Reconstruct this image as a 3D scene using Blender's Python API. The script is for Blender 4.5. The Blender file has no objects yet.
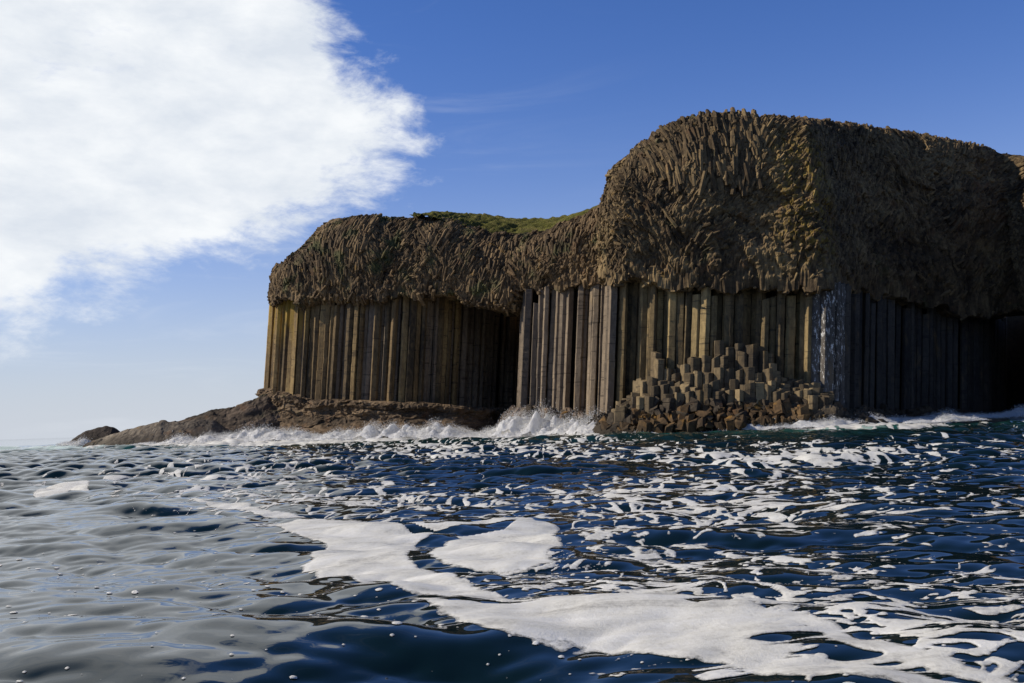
import bpy, math, random
import numpy as np
random.seed(7)
rng = np.random.default_rng(11)
sc = bpy.context.scene
COL = sc.collection

# ------------------------------------------------------------------ camera
F = 1000.0
ROLL = math.radians(1.8)
PITCH = math.atan(82.0 / F)
CAM = np.array([0.0, 0.0, 1.9])
cp, sp = math.cos(PITCH), math.sin(PITCH)
fwd = np.array([0, cp, sp])
r0, u0 = np.array([1.0, 0, 0]), np.array([0, -sp, cp])
cr, sr = math.cos(ROLL), math.sin(ROLL)
rgt = cr * r0 - sr * u0
up = sr * r0 + cr * u0

def ray(px, py):
    px, py = np.asarray(px, float), np.asarray(py, float)
    return (fwd + ((px - 512) / F)[..., None] * rgt - ((py - 341.5) / F)[..., None] * up)
def at(px, py, D):
    return CAM + ray(px, py) * np.asarray(D, float)[..., None]
def water(px, py):
    d = ray(px, py)
    return CAM + d * (-CAM[2] / d[..., 2])[..., None]
def proj(P):
    P = np.asarray(P, float) - CAM
    d = P @ fwd
    return 512 + F * (P @ rgt) / d, 341.5 - F * (P @ up) / d, d

cam = bpy.data.cameras.new('camera')
camo = bpy.data.objects.new('camera', cam)
COL.objects.link(camo)
cam.sensor_width = 36
cam.lens = F / 1024 * 36
cam.clip_start, cam.clip_end = 0.1, 90000
from mathutils import Matrix, Vector
camo.matrix_world = Matrix(((rgt[0], up[0], -fwd[0], CAM[0]), (rgt[1], up[1], -fwd[1], CAM[1]),
                            (rgt[2], up[2], -fwd[2], CAM[2]), (0, 0, 0, 1)))
sc.camera = camo

# ------------------------------------------------------------------ noise
TAB = rng.random((256, 256))
TAB2 = rng.random((256, 256))
TAB3 = rng.random((256, 256))
def vnoise(x, y, tab=TAB):
    ix, iy = np.floor(x).astype(int), np.floor(y).astype(int)
    fx, fy = x - ix, y - iy
    fx, fy = fx * fx * fx * (fx * (fx * 6 - 15) + 10), fy * fy * fy * (fy * (fy * 6 - 15) + 10)
    g = lambda a, b: tab[(ix + a) & 255, (iy + b) & 255]
    return ((g(0, 0) * (1 - fx) + g(1, 0) * fx) * (1 - fy) + (g(0, 1) * (1 - fx) + g(1, 1) * fx) * fy) * 2 - 1
def fbm(x, y, octs=4, tab=TAB, gain=0.5):
    s, a, n = 0, 1.0, 0
    for k in range(octs):
        s = s + a * vnoise(x + 17.3 * k, y - 9.1 * k, tab)
        n += a; a *= gain
        x, y = (x * 1.6 - y * 1.2) , (x * 1.2 + y * 1.6)
    return s / n
def voro(a, b, tabs=(TAB, TAB2, TAB3), jit=0.8):
    ia, ib = np.floor(a).astype(int), np.floor(b).astype(int)
    F1 = np.full(a.shape, 1e9); F2 = np.full(a.shape, 1e9)
    cid = np.zeros(a.shape); oa = np.zeros(a.shape); ob = np.zeros(a.shape)
    for i in (-1, 0, 1):
        for j in (-1, 0, 1):
            ca, cb = ia + i, ib + j
            da = a - (ca + 0.5 + jit * (tabs[0][ca & 255, cb & 255] - 0.5))
            db = b - (cb + 0.5 + jit * (tabs[1][ca & 255, cb & 255] - 0.5))
            d = da * da + db * db
            near = d < F1
            F2 = np.where(near, F1, np.minimum(F2, d))
            cid = np.where(near, tabs[2][ca & 255, cb & 255], cid)
            oa = np.where(near, da, oa); ob = np.where(near, db, ob)
            F1 = np.where(near, d, F1)
    return np.sqrt(F1), np.sqrt(F2), cid, oa, ob
def sst(x, a, b):
    t = np.clip((x - a) / (b - a), 0, 1)
    return t * t * (3 - 2 * t)

# ------------------------------------------------------------------ mesh helpers
def mesh_np(name, V, Fc, mat=None, parent=None, smooth=False, attrs=None):
    V = np.ascontiguousarray(V, dtype=np.float32).reshape(-1, 3)
    Fc = np.ascontiguousarray(Fc, dtype=np.int32)
    k = Fc.shape[1]; n = len(Fc)
    me = bpy.data.meshes.new(name)
    me.vertices.add(len(V)); me.vertices.foreach_set('co', V.ravel())
    me.loops.add(n * k); me.loops.foreach_set('vertex_index', Fc.ravel())
    me.polygons.add(n)
    me.polygons.foreach_set('loop_start', np.arange(n, dtype=np.int32) * k)
    me.polygons.foreach_set('use_smooth', np.full(n, smooth, dtype=bool))
    me.update(calc_edges=True)
    for an, av in (attrs or {}).items():
        at_ = me.attributes.new(an, 'FLOAT', 'POINT')
        at_.data.foreach_set('value', np.ascontiguousarray(av, dtype=np.float32).ravel())
    if mat: me.materials.append(mat)
    o = bpy.data.objects.new(name, me)
    COL.objects.link(o)
    if parent: o.parent = parent; o.matrix_parent_inverse = Matrix.Translation(-parent.location)
    return o
def mesh_py(name, V, Fc, mat=None, parent=None, smooth=False):
    me = bpy.data.meshes.new(name)
    me.from_pydata([tuple(map(float, v)) for v in V], [], Fc)
    me.polygons.foreach_set('use_smooth', np.full(len(me.polygons), smooth, dtype=bool))
    me.update()
    if mat: me.materials.append(mat)
    o = bpy.data.objects.new(name, me)
    COL.objects.link(o)
    if parent: o.parent = parent; o.matrix_parent_inverse = Matrix.Translation(-parent.location)
    return o
def gridfaces(nu, nv):
    i = np.arange(nu - 1)[:, None]; j = np.arange(nv - 1)[None, :]
    a = i * nv + j
    return np.stack([a, a + nv, a + nv + 1, a + 1], -1).reshape(-1, 4)
def tag(o, label=None, cat=None, group=None, kind=None):
    if label: o['label'] = label
    if cat: o['category'] = cat
    if group: o['group'] = group
    if kind: o['kind'] = kind
    return o
def empty(name, loc):
    o = bpy.data.objects.new(name, None)
    o.location = loc
    COL.objects.link(o)
    return o

# ------------------------------------------------------------------ materials
class NT:
    def __init__(s, name):
        s.m = bpy.data.materials.new(name); s.m.use_nodes = True
        s.t = s.m.node_tree; s.p = s.t.nodes['Principled BSDF']
        s.geo = s.t.nodes.new('ShaderNodeNewGeometry')
        s.pos = s.geo.outputs['Position']
    def n(s, ty, **kw):
        nd = s.t.nodes.new(ty)
        for k, v in kw.items(): setattr(nd, k, v)
        return nd
    def l(s, a, b): s.t.links.new(a, b)
    def put(s, sock, v):
        if isinstance(v, bpy.types.NodeSocket): s.l(v, sock)
        else: sock.default_value = v
    def noise(s, scale, detail=4, rough=0.55, vec=None, stretch=None, dist=0.0):
        nd = s.n('ShaderNodeTexNoise')
        nd.inputs['Scale'].default_value = scale; nd.inputs['Detail'].default_value = detail
        nd.inputs['Roughness'].default_value = rough; nd.inputs['Distortion'].default_value = dist
        v = vec or s.pos
        if stretch:
            mp = s.n('ShaderNodeMapping'); mp.inputs['Scale'].default_value = stretch
            s.l(v, mp.inputs['Vector']); v = mp.outputs[0]
        s.l(v, nd.inputs['Vector'])
        return nd.outputs['Fac']
    def math(s, op, a, b=None, c=None, clamp=False):
        nd = s.n('ShaderNodeMath', operation=op, use_clamp=clamp)
        s.put(nd.inputs[0], a)
        if b is not None: s.put(nd.inputs[1], b)
        if c is not None: s.put(nd.inputs[2], c)
        return nd.outputs[0]
    def smooth(s, x, a, b):
        nd = s.n('ShaderNodeMapRange', interpolation_type='SMOOTHSTEP')
        s.put(nd.inputs[0], x); nd.inputs[1].default_value = a; nd.inputs[2].default_value = b
        return nd.outputs[0]
    def ramp(s, fac, stops):
        nd = s.n('ShaderNodeValToRGB')
        e = nd.color_ramp.elements
        while len(e) < len(stops): e.new(0.5)
        for i, (p, c) in enumerate(stops):
            e[i].position = p; e[i].color = (*c, 1)
        s.put(nd.inputs[0], fac)
        return nd.outputs[0]
    def mix(s, fac, a, b, mode='MIX'):
        nd = s.n('ShaderNodeMix', data_type='RGBA', blend_type=mode)
        s.put(nd.inputs[0], fac)
        for k, v in ((6, a), (7, b)):
            if isinstance(v, tuple): v = (*v, 1)
            s.put(nd.inputs[k], v)
        return nd.outputs[2]
    def bump(s, h, strength, dist):
        nd = s.n('ShaderNodeBump')
        nd.inputs['Strength'].default_value = strength; nd.inputs['Distance'].default_value = dist
        s.put(nd.inputs['Height'], h)
        s.l(nd.outputs[0], s.p.inputs['Normal'])
    def xyz(s):
        nd = s.n('ShaderNodeSeparateXYZ'); s.l(s.pos, nd.inputs[0]); return nd.outputs
    def attr(s, name):
        nd = s.n('ShaderNodeAttribute'); nd.attribute_name = name; return nd.outputs['Fac']

def set_p(nt, col, rough=0.85, spec=0.25):
    nt.put(nt.p.inputs['Base Color'], col if not isinstance(col, tuple) else (*col, 1))
    nt.put(nt.p.inputs['Roughness'], rough)
    nt.p.inputs['Specular IOR Level'].default_value = spec

def rock_mat(name, dark, mid, light, ochre=0.0, ochre_col=(0.26, 0.15, 0.035), green=0.0, tint=True, zone=None):
    """weathered basalt; ochre / green are lichen cover amounts; zone=(x0,x1,z0,z1,colour) a patch of lichen"""
    t = NT(name)
    big = t.noise(0.16, 4)
    fine = t.noise(2.3, 5, 0.65)
    f = t.math('ADD', t.math('MULTIPLY', big, 0.55), t.math('MULTIPLY', fine, 0.5))
    if tint:
        f = t.math('ADD', f, t.math('MULTIPLY', t.math('SUBTRACT', t.attr('tint'), 0.5), 0.34))
    c = t.ramp(f, [(0.33, dark), (0.52, mid), (0.74, light)])
    # rusty bloom
    rb = t.smooth(t.noise(0.42, 5, 0.6), 0.56, 0.72)
    c = t.mix(t.math('MULTIPLY', rb, 0.45), c, (0.17, 0.085, 0.04))
    if ochre:
        k = t.smooth(t.noise(0.75, 6, 0.7), 0.66 - ochre * 0.2, 0.76 - ochre * 0.2)
        c = t.mix(t.math('MULTIPLY', k, 0.75), c, ochre_col)
    if green:
        k = t.smooth(t.noise(0.33, 5, 0.65), 0.62 - green * 0.2, 0.78 - green * 0.2)
        c = t.mix(t.math('MULTIPLY', k, 0.7), c, (0.07, 0.085, 0.03))
    if zone:
        o = t.xyz()
        x0, x1, z0, z1, zc = zone
        m = t.math('MULTIPLY', t.smooth(o[0], x0, x0 + (x1 - x0) * .3), t.math('SUBTRACT', 1.0, t.smooth(o[0], x1 - (x1 - x0) * .3, x1)))
        m = t.math('MULTIPLY', m, t.math('MULTIPLY', t.smooth(o[2], z0, z0 + (z1 - z0) * .35), t.math('SUBTRACT', 1.0, t.smooth(o[2], z1 - (z1 - z0) * .25, z1))))
        m = t.math('MULTIPLY', m, t.smooth(t.noise(1.6, 6, 0.75), 0.48, 0.58))
        c = t.mix(t.math('MULTIPLY', m, 0.6), c, zc)
    # pale specks: droppings and salt
    sp_ = t.smooth(t.noise(5.0, 3, 0.6), 0.73, 0.78)
    c = t.mix(t.math('MULTIPLY', sp_, 0.35), c, (0.42, 0.40, 0.36))
    zz = t.xyz()[2]
    wet = t.math('SUBTRACT', 1.0, t.smooth(t.math('ADD', zz, t.math('MULTIPLY', t.noise(0.5, 4), 2.6)), 2.2, 3.6))
    c = t.mix(t.math('MULTIPLY', wet, 0.6), c, (0.022, 0.019, 0.014))
    c = t.mix(1.0, c, (ROCK, ROCK, ROCK), 'MULTIPLY')
    set_p(t, c, 0.86, 0.2)
    t.bump(t.noise(6.0, 5, 0.7), 0.6, 0.06)
    return t.m

def column_mat(name, dark, mid, light, guano=0.0, lichen=None):
    t = NT(name)
    oi = t.n('ShaderNodeObjectInfo')
    big = t.noise(0.35, 4, stretch=(1, 1, 0.25))
    fine = t.noise(3.0, 5, 0.65, stretch=(1, 1, 0.45))
    f = t.math('ADD', t.math('MULTIPLY', big, 0.45), t.math('MULTIPLY', fine, 0.38))
    f = t.math('ADD', f, t.math('MULTIPLY', oi.outputs['Random'], 0.2))
    c = t.ramp(f, [(0.36, dark), (0.54, mid), (0.75, light)])
    # level cracks across the shaft
    shv = t.n('ShaderNodeVectorMath', operation='ADD'); t.l(t.pos, shv.inputs[0])
    rnd3 = t.n('ShaderNodeCombineXYZ'); t.put(rnd3.inputs[2], t.math('MULTIPLY', oi.outputs['Random'], 60.0)); t.put(rnd3.inputs[0], t.math('MULTIPLY', oi.outputs['Random'], 300.0)); t.l(rnd3.outputs[0], shv.inputs[1])
    st = t.noise(1.0, 3, 0.55, vec=shv.outputs[0], stretch=(0.3, 0.3, 3.0))
    c = t.mix(t.math('MULTIPLY', t.smooth(st, 0.60, 0.66), 0.6), c, (0.02, 0.017, 0.014))
    k = t.smooth(t.noise(0.5, 5, 0.65, stretch=(1, 1, 0.3)), 0.55, 0.75)
    c = t.mix(t.math('MULTIPLY', k, 0.55), c, (0.19, 0.125, 0.05))
    if lichen:
        x0, x1, z0, z1 = lichen
        o = t.xyz()
        m = t.math('MULTIPLY', t.smooth(o[0], x0, x0 + 2.0), t.math('SUBTRACT', 1.0, t.smooth(o[0], x1 - 4.0, x1)))
        m = t.math('MULTIPLY', m, t.smooth(o[2], z0, z1))
        m = t.math('MULTIPLY', m, t.smooth(t.noise(0.8, 5, 0.65, stretch=(1, 1, 0.35)), 0.38, 0.58))
        c = t.mix(t.math('MULTIPLY', m, 0.8), c, (0.27, 0.17, 0.025))
    if guano:
        g = t.smooth(t.noise(2.6, 7, 0.75, stretch=(1.5, 1.5, 0.5)), 0.60 - guano * 0.09, 0.64 - guano * 0.09)
        c = t.mix(t.math('MULTIPLY', g, 0.9), c, (0.62, 0.61, 0.57))
    # dark tide-wet foot
    o = t.xyz()
    wet = t.math('SUBTRACT', 1.0, t.smooth(t.math('ADD', o[2], t.math('MULTIPLY', t.noise(0.6, 3), 3.0)), 2.5, 5.0))
    c = t.mix(t.math('MULTIPLY', wet, 0.5), c, (0.028, 0.025, 0.022))
    c = t.mix(1.0, c, (COLM, COLM, COLM), 'MULTIPLY')
    set_p(t, c, 0.8, 0.22)
    t.bump(t.noise(5.0, 5, 0.7, stretch=(1, 1, 0.6)), 0.55, 0.05)
    return t.m

ROCK, COLM = 0.92, 1.2     # wet northern basalt: overall darkness of the stone
M = {}
M['cap_low'] = rock_mat('cliff_rock_brown', (0.034, 0.024, 0.014), (0.115, 0.078, 0.042), (0.28, 0.19, 0.095), ochre=0.3, green=0.5)
M['cap_tall'] = rock_mat('headland_rock_brown', (0.032, 0.023, 0.014), (0.11, 0.076, 0.04), (0.27, 0.19, 0.09), ochre=0.25, green=0.12,
                         zone=(27.0, 36.0, 15.0, 34.0, (0.3, 0.2, 0.03)))
M['col_low'] = column_mat('column_stone_warm', (0.032, 0.024, 0.014), (0.15, 0.10, 0.045), (0.36, 0.25, 0.10), lichen=(-36.5, -26, 12.0, 18.0))
M['col_grey'] = column_mat('column_stone_grey', (0.045, 0.037, 0.03), (0.135, 0.104, 0.072), (0.28, 0.215, 0.14))
M['col_tall'] = column_mat('column_stone_tan', (0.034, 0.026, 0.015), (0.14, 0.10, 0.046), (0.34, 0.25, 0.11))
M['col_white'] = column_mat('column_stone_white_streaked', (0.05, 0.045, 0.04), (0.12, 0.105, 0.085), (0.22, 0.19, 0.15), guano=0.5)
M['col_shaded'] = column_mat('column_stone_shaded', (0.022, 0.02, 0.018), (0.05, 0.044, 0.036), (0.1, 0.085, 0.065))  # columns past the headland corner: that face's shade is put into the stone colour
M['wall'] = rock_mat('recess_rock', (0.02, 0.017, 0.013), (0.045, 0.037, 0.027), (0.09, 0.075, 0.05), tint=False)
M['plinth'] = rock_mat('tuff_rock', (0.05, 0.036, 0.023), (0.14, 0.095, 0.055), (0.26, 0.185, 0.11), ochre=0.1, green=0.15)
M['shelf'] = rock_mat('shelf_rock', (0.035, 0.028, 0.021), (0.085, 0.064, 0.045), (0.19, 0.14, 0.1), ochre=0.15, green=0.1)
M['skerry_dark'] = rock_mat('skerry_rock_dark', (0.02, 0.017, 0.014), (0.05, 0.038, 0.03), (0.11, 0.085, 0.065), ochre=0.1, tint=False)
M['skerry_pale'] = rock_mat('skerry_rock_pale', (0.04, 0.034, 0.026), (0.13, 0.105, 0.08), (0.32, 0.27, 0.2), ochre=0.35, tint=False)
M['stump'] = column_mat('stump_stone', (0.035, 0.027, 0.018), (0.12, 0.088, 0.048), (0.29, 0.215, 0.11))
M['boulder_rust'] = rock_mat('boulder_rusty', (0.03, 0.02, 0.012), (0.10, 0.062, 0.03), (0.24, 0.15, 0.065), ochre=0.6, ochre_col=(0.27, 0.14, 0.028), tint=False)
M['boulder_dark'] = rock_mat('boulder_dark', (0.022, 0.018, 0.014), (0.065, 0.05, 0.034), (0.16, 0.125, 0.08), ochre=0.1, tint=False)

def grass_mat():
    t = NT('turf')
    c = t.ramp(t.math('ADD', t.math('MULTIPLY', t.noise(0.35, 4), 0.5), t.math('MULTIPLY', t.noise(3.0, 5, 0.7), 0.5)),
               [(0.34, (0.06, 0.056, 0.016)), (0.5, (0.115, 0.115, 0.026)), (0.66, (0.2, 0.165, 0.065))])
    set_p(t, c, 0.9, 0.1)
    t.bump(t.noise(4.0, 5, 0.75), 1.0, 0.25)
    return t.m
M['grass'] = grass_mat()

def water_mat():
    t = NT('sea_water')
    aer = t.attr('aer')
    c = t.mix(aer, (0.003, 0.011, 0.015), (0.02, 0.10, 0.085))
    c = t.mix(t.smooth(aer, 0.75, 1.1), c, (0.30, 0.42, 0.38))
    set_p(t, c, 0.025, 0.5)
    t.p.inputs['IOR'].default_value = 1.37
    r1 = t.noise(5.5, 3, 0.5, stretch=(0.7, 1, 1), dist=0.6)
    r2 = t.noise(1.7, 2, 0.5, dist=0.4)
    t.bump(t.math('ADD', t.math('MULTIPLY', r1, 0.15), r2), 0.12, 0.04)
    return t.m
M['water'] = water_mat()

def foam_mat(name, grain, white, low=0.55):
    t = NT(name)
    f = t.math('ADD', t.math('MULTIPLY', t.noise(grain, 6, 0.75), 0.6), t.math('MULTIPLY', t.noise(0.9, 4, 0.6, dist=1.0), 0.4))
    st = t.noise(1.1, 5, 0.6, stretch=(0.35, 1.6, 1), dist=1.2)
    f = t.math('ADD', t.math('MULTIPLY', f, 0.6), t.math('MULTIPLY', st, 0.45))
    c = t.ramp(f, [(0.40, (white * low, white * low * 0.98, white * (low - 0.05))), (0.50, (white * max(low, 0.86), white * max(low, 0.85), white * max(low, 0.79))), (0.62, (white, white, white * 0.97))])
    set_p(t, c, 0.6, 0.25)
    t.bump(t.noise(grain * 1.5, 5, 0.8), 0.5, 0.02)
    return t.m
M['foam'] = foam_mat('sea_foam', 14.0, 0.70)
def thin_edges(m):
    """where the foam thins out it breaks into bubbles and the water shows between them"""
    nt = m.node_tree; out = nt.nodes['Material Output']; p = nt.nodes['Principled BSDF']
    a = nt.nodes.new('ShaderNodeAttribute'); a.attribute_name = 'thick'
    g = nt.nodes.new('ShaderNodeNewGeometry')
    n = nt.nodes.new('ShaderNodeTexNoise'); n.inputs['Scale'].default_value = 9.0; n.inputs['Detail'].default_value = 6; n.inputs['Roughness'].default_value = 0.7
    nt.links.new(g.outputs['Position'], n.inputs['Vector'])
    k = nt.nodes.new('ShaderNodeMath'); k.operation = 'MULTIPLY_ADD'; k.inputs[1].default_value = 2.2; nt.links.new(a.outputs['Fac'], k.inputs[0])
    k2 = nt.nodes.new('ShaderNodeMath'); k2.operation = 'SUBTRACT'; k2.inputs[1].default_value = 0.38; nt.links.new(n.outputs['Fac'], k2.inputs[0])
    nt.links.new(k2.outputs[0], k.inputs[2])
    r = nt.nodes.new('ShaderNodeMapRange'); r.inputs[1].default_value = 0.06; r.inputs[2].default_value = 0.34; nt.links.new(k.outputs[0], r.inputs[0])
    tr = nt.nodes.new('ShaderNodeBsdfTransparent'); mx = nt.nodes.new('ShaderNodeMixShader')
    nt.links.new(r.outputs[0], mx.inputs[0]); nt.links.new(tr.outputs[0], mx.inputs[1]); nt.links.new(p.outputs[0], mx.inputs[2]); nt.links.new(mx.outputs[0], out.inputs[0])
thin_edges(M['foam'])
M['surf'] = foam_mat('white_water', 2.5, 0.97, 0.97)
def see_light_through(m, amount):
    """spray scatters light from behind"""
    nt = m.node_tree; out = nt.nodes['Material Output']; p = nt.nodes['Principled BSDF']
    tr = nt.nodes.new('ShaderNodeBsdfTranslucent'); tr.inputs[0].default_value = (0.95, 0.96, 0.97, 1)
    mx = nt.nodes.new('ShaderNodeMixShader'); mx.inputs[0].default_value = amount
    nt.links.new(p.outputs[0], mx.inputs[1]); nt.links.new(tr.outputs[0], mx.inputs[2]); nt.links.new(mx.outputs[0], out.inputs[0])
see_light_through(M['surf'], 0.5)

# ------------------------------------------------------------------ curves
class Curve:
    def __init__(s, pts, step=0.1):
        P = np.asarray(pts, float)[:, :2]
        Q = np.vstack([2 * P[0] - P[1], P, 2 * P[-1] - P[-2]])
        out = []
        for i in range(len(P) - 1):
            p0, p1, p2, p3 = Q[i:i + 4]
            n = max(4, int(np.linalg.norm(p2 - p1) / step))
            # centripetal-ish: scale tangents to the chord so corners stay tight
            L = np.linalg.norm(p2 - p1)
            m1 = (p2 - p0) / (np.linalg.norm(p2 - p0) + 1e-9) * L * 0.8
            m2 = (p3 - p1) / (np.linalg.norm(p3 - p1) + 1e-9) * L * 0.8
            t = np.linspace(0, 1, n, endpoint=False)[:, None]
            out.append((2*t**3-3*t**2+1)*p1 + (t**3-2*t**2+t)*m1 + (-2*t**3+3*t**2)*p2 + (t**3-t**2)*m2)
        out.append(P[-1:]); C = np.vstack(out)
        s.C = C
        s.s = np.concatenate([[0], np.cumsum(np.linalg.norm(np.diff(C, axis=0), axis=1))])
        s.L = s.s[-1]
    def p(s, q):
        return np.stack([np.interp(q, s.s, s.C[:, 0]), np.interp(q, s.s, s.C[:, 1])], -1)
    def nrm(s, q, w=0.6):
        d = s.p(np.minimum(q + w, s.L)) - s.p(np.maximum(q - w, 0))
        d /= np.linalg.norm(d, axis=-1, keepdims=True) + 1e-9
        return np.stack([d[..., 1], -d[..., 0]], -1)
def pixcurve(pts, py=345):
    return Curve([at(px, py, D) for px, D in pts])
def table(tab):
    a = np.asarray(tab, float)
    return lambda x: np.interp(x, a[:, 0], a[:, 1])

def prisms(S, n, gu, which, j0, j1, nu, s, px_face, dens, size):
    """short five and six sided prisms sunk into the rock face, bunched in the local direction"""
    r = np.random.default_rng(5)
    vis = np.where((px_face > 245) & (px_face < 1060))[0]
    length = s[vis[-1]] - s[vis[0]]
    N = int(dens * length * 34 / size ** 1.6)
    iu = vis[r.integers(0, len(vis), N)]; jv = (j0 - 4 + (j1 + 1 - j0) * r.random(N) ** 1.08).astype(int)
    C = S[iu, jv]; nn = n[iu, jv]
    uu = gu[iu, jv]
    uu = uu - nn * np.sum(uu * nn, 1, keepdims=True); uu /= np.linalg.norm(uu, axis=1, keepdims=True) + 1e-9
    vv = np.cross(nn, uu); vv *= np.sign(vv[:, 2:3] + 1e-9)
    w = which[iu, jv]
    base = np.array([88., 52., 118., 40.])[w]
    swirl = 20 * fbm(C[:, 0] / 5 + C[:, 1] / 9, C[:, 2] / 4, 3)
    A = np.radians(base + swirl + r.normal(0, 6, N))
    tilt = np.radians(np.array([3., 11., 10., 16.])[w] + r.normal(0, 5, N))
    ax = (uu * np.cos(A)[:, None] + vv * np.sin(A)[:, None]) * np.cos(tilt)[:, None] + nn * np.sin(tilt)[:, None]
    ax /= np.linalg.norm(ax, axis=1, keepdims=True)
    e1 = np.cross(ax, nn); e1 /= np.linalg.norm(e1, axis=1, keepdims=True) + 1e-9
    e2 = np.cross(ax, e1)
    rad = np.array([0.27, 0.19, 0.18, 0.19])[w] * r.uniform(0.65, 1.4, N) * size
    L = np.array([1.15, 0.60, 0.52, 0.34])[w] * r.uniform(0.55, 1.5, N) * size       # half lengths
    k = 6
    ph = (np.arange(k) / k * 2 * np.pi)[None] + r.uniform(0, 6.28, (N, 1)) + r.normal(0, 0.16, (N, k))
    rr_ = rad[:, None] * r.uniform(0.82, 1.12, (N, k))
    ring = e1[:, None] * (np.cos(ph) * rr_)[..., None] + e2[:, None] * (np.sin(ph) * rr_)[..., None]
    sink = nn * (rad * (r.uniform(-1.1, -0.1, N) - 0.5 * (jv > j1 - 0.14 * (j1 - j0))))[:, None]
    bend = nn * (L * r.uniform(-0.16, 0.02, N))[:, None]
    lo = C[:, None] + sink[:, None] + bend[:, None] - ax[:, None] * L[:, None, None] + ring * r.uniform(0.7, 0.95, (N, 1, 1))
    mi = C[:, None] + sink[:, None] + ring
    # the broken end is cut at a slant
    cut = r.normal(0, 0.25, (N, 1)) * np.cos(ph) * rad[:, None]
    hi = C[:, None] + sink[:, None] + bend[:, None] + ax[:, None] * (L[:, None] + cut)[..., None] + ring * 0.94
    V = np.concatenate([lo, mi, hi], 1)
    T = []
    for a in (0, k):
        for i in range(k):
            j = (i + 1) % k
            T += [(a + i, a + j, a + k + j), (a + i, a + k + j, a + k + i)]
    for i in range(1, k - 1): T += [(2 * k, 2 * k + i, 2 * k + i + 1), (0, i + 1, i)]
    T = np.array(T)[None] + (np.arange(N) * 3 * k)[:, None, None]
    t = np.repeat(np.clip(r.normal(0.52, 0.2, N), 0, 1), 3 * k)
    return (V.reshape(-1, 3), T.reshape(-1, 3)), t, N * 3 * k

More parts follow.
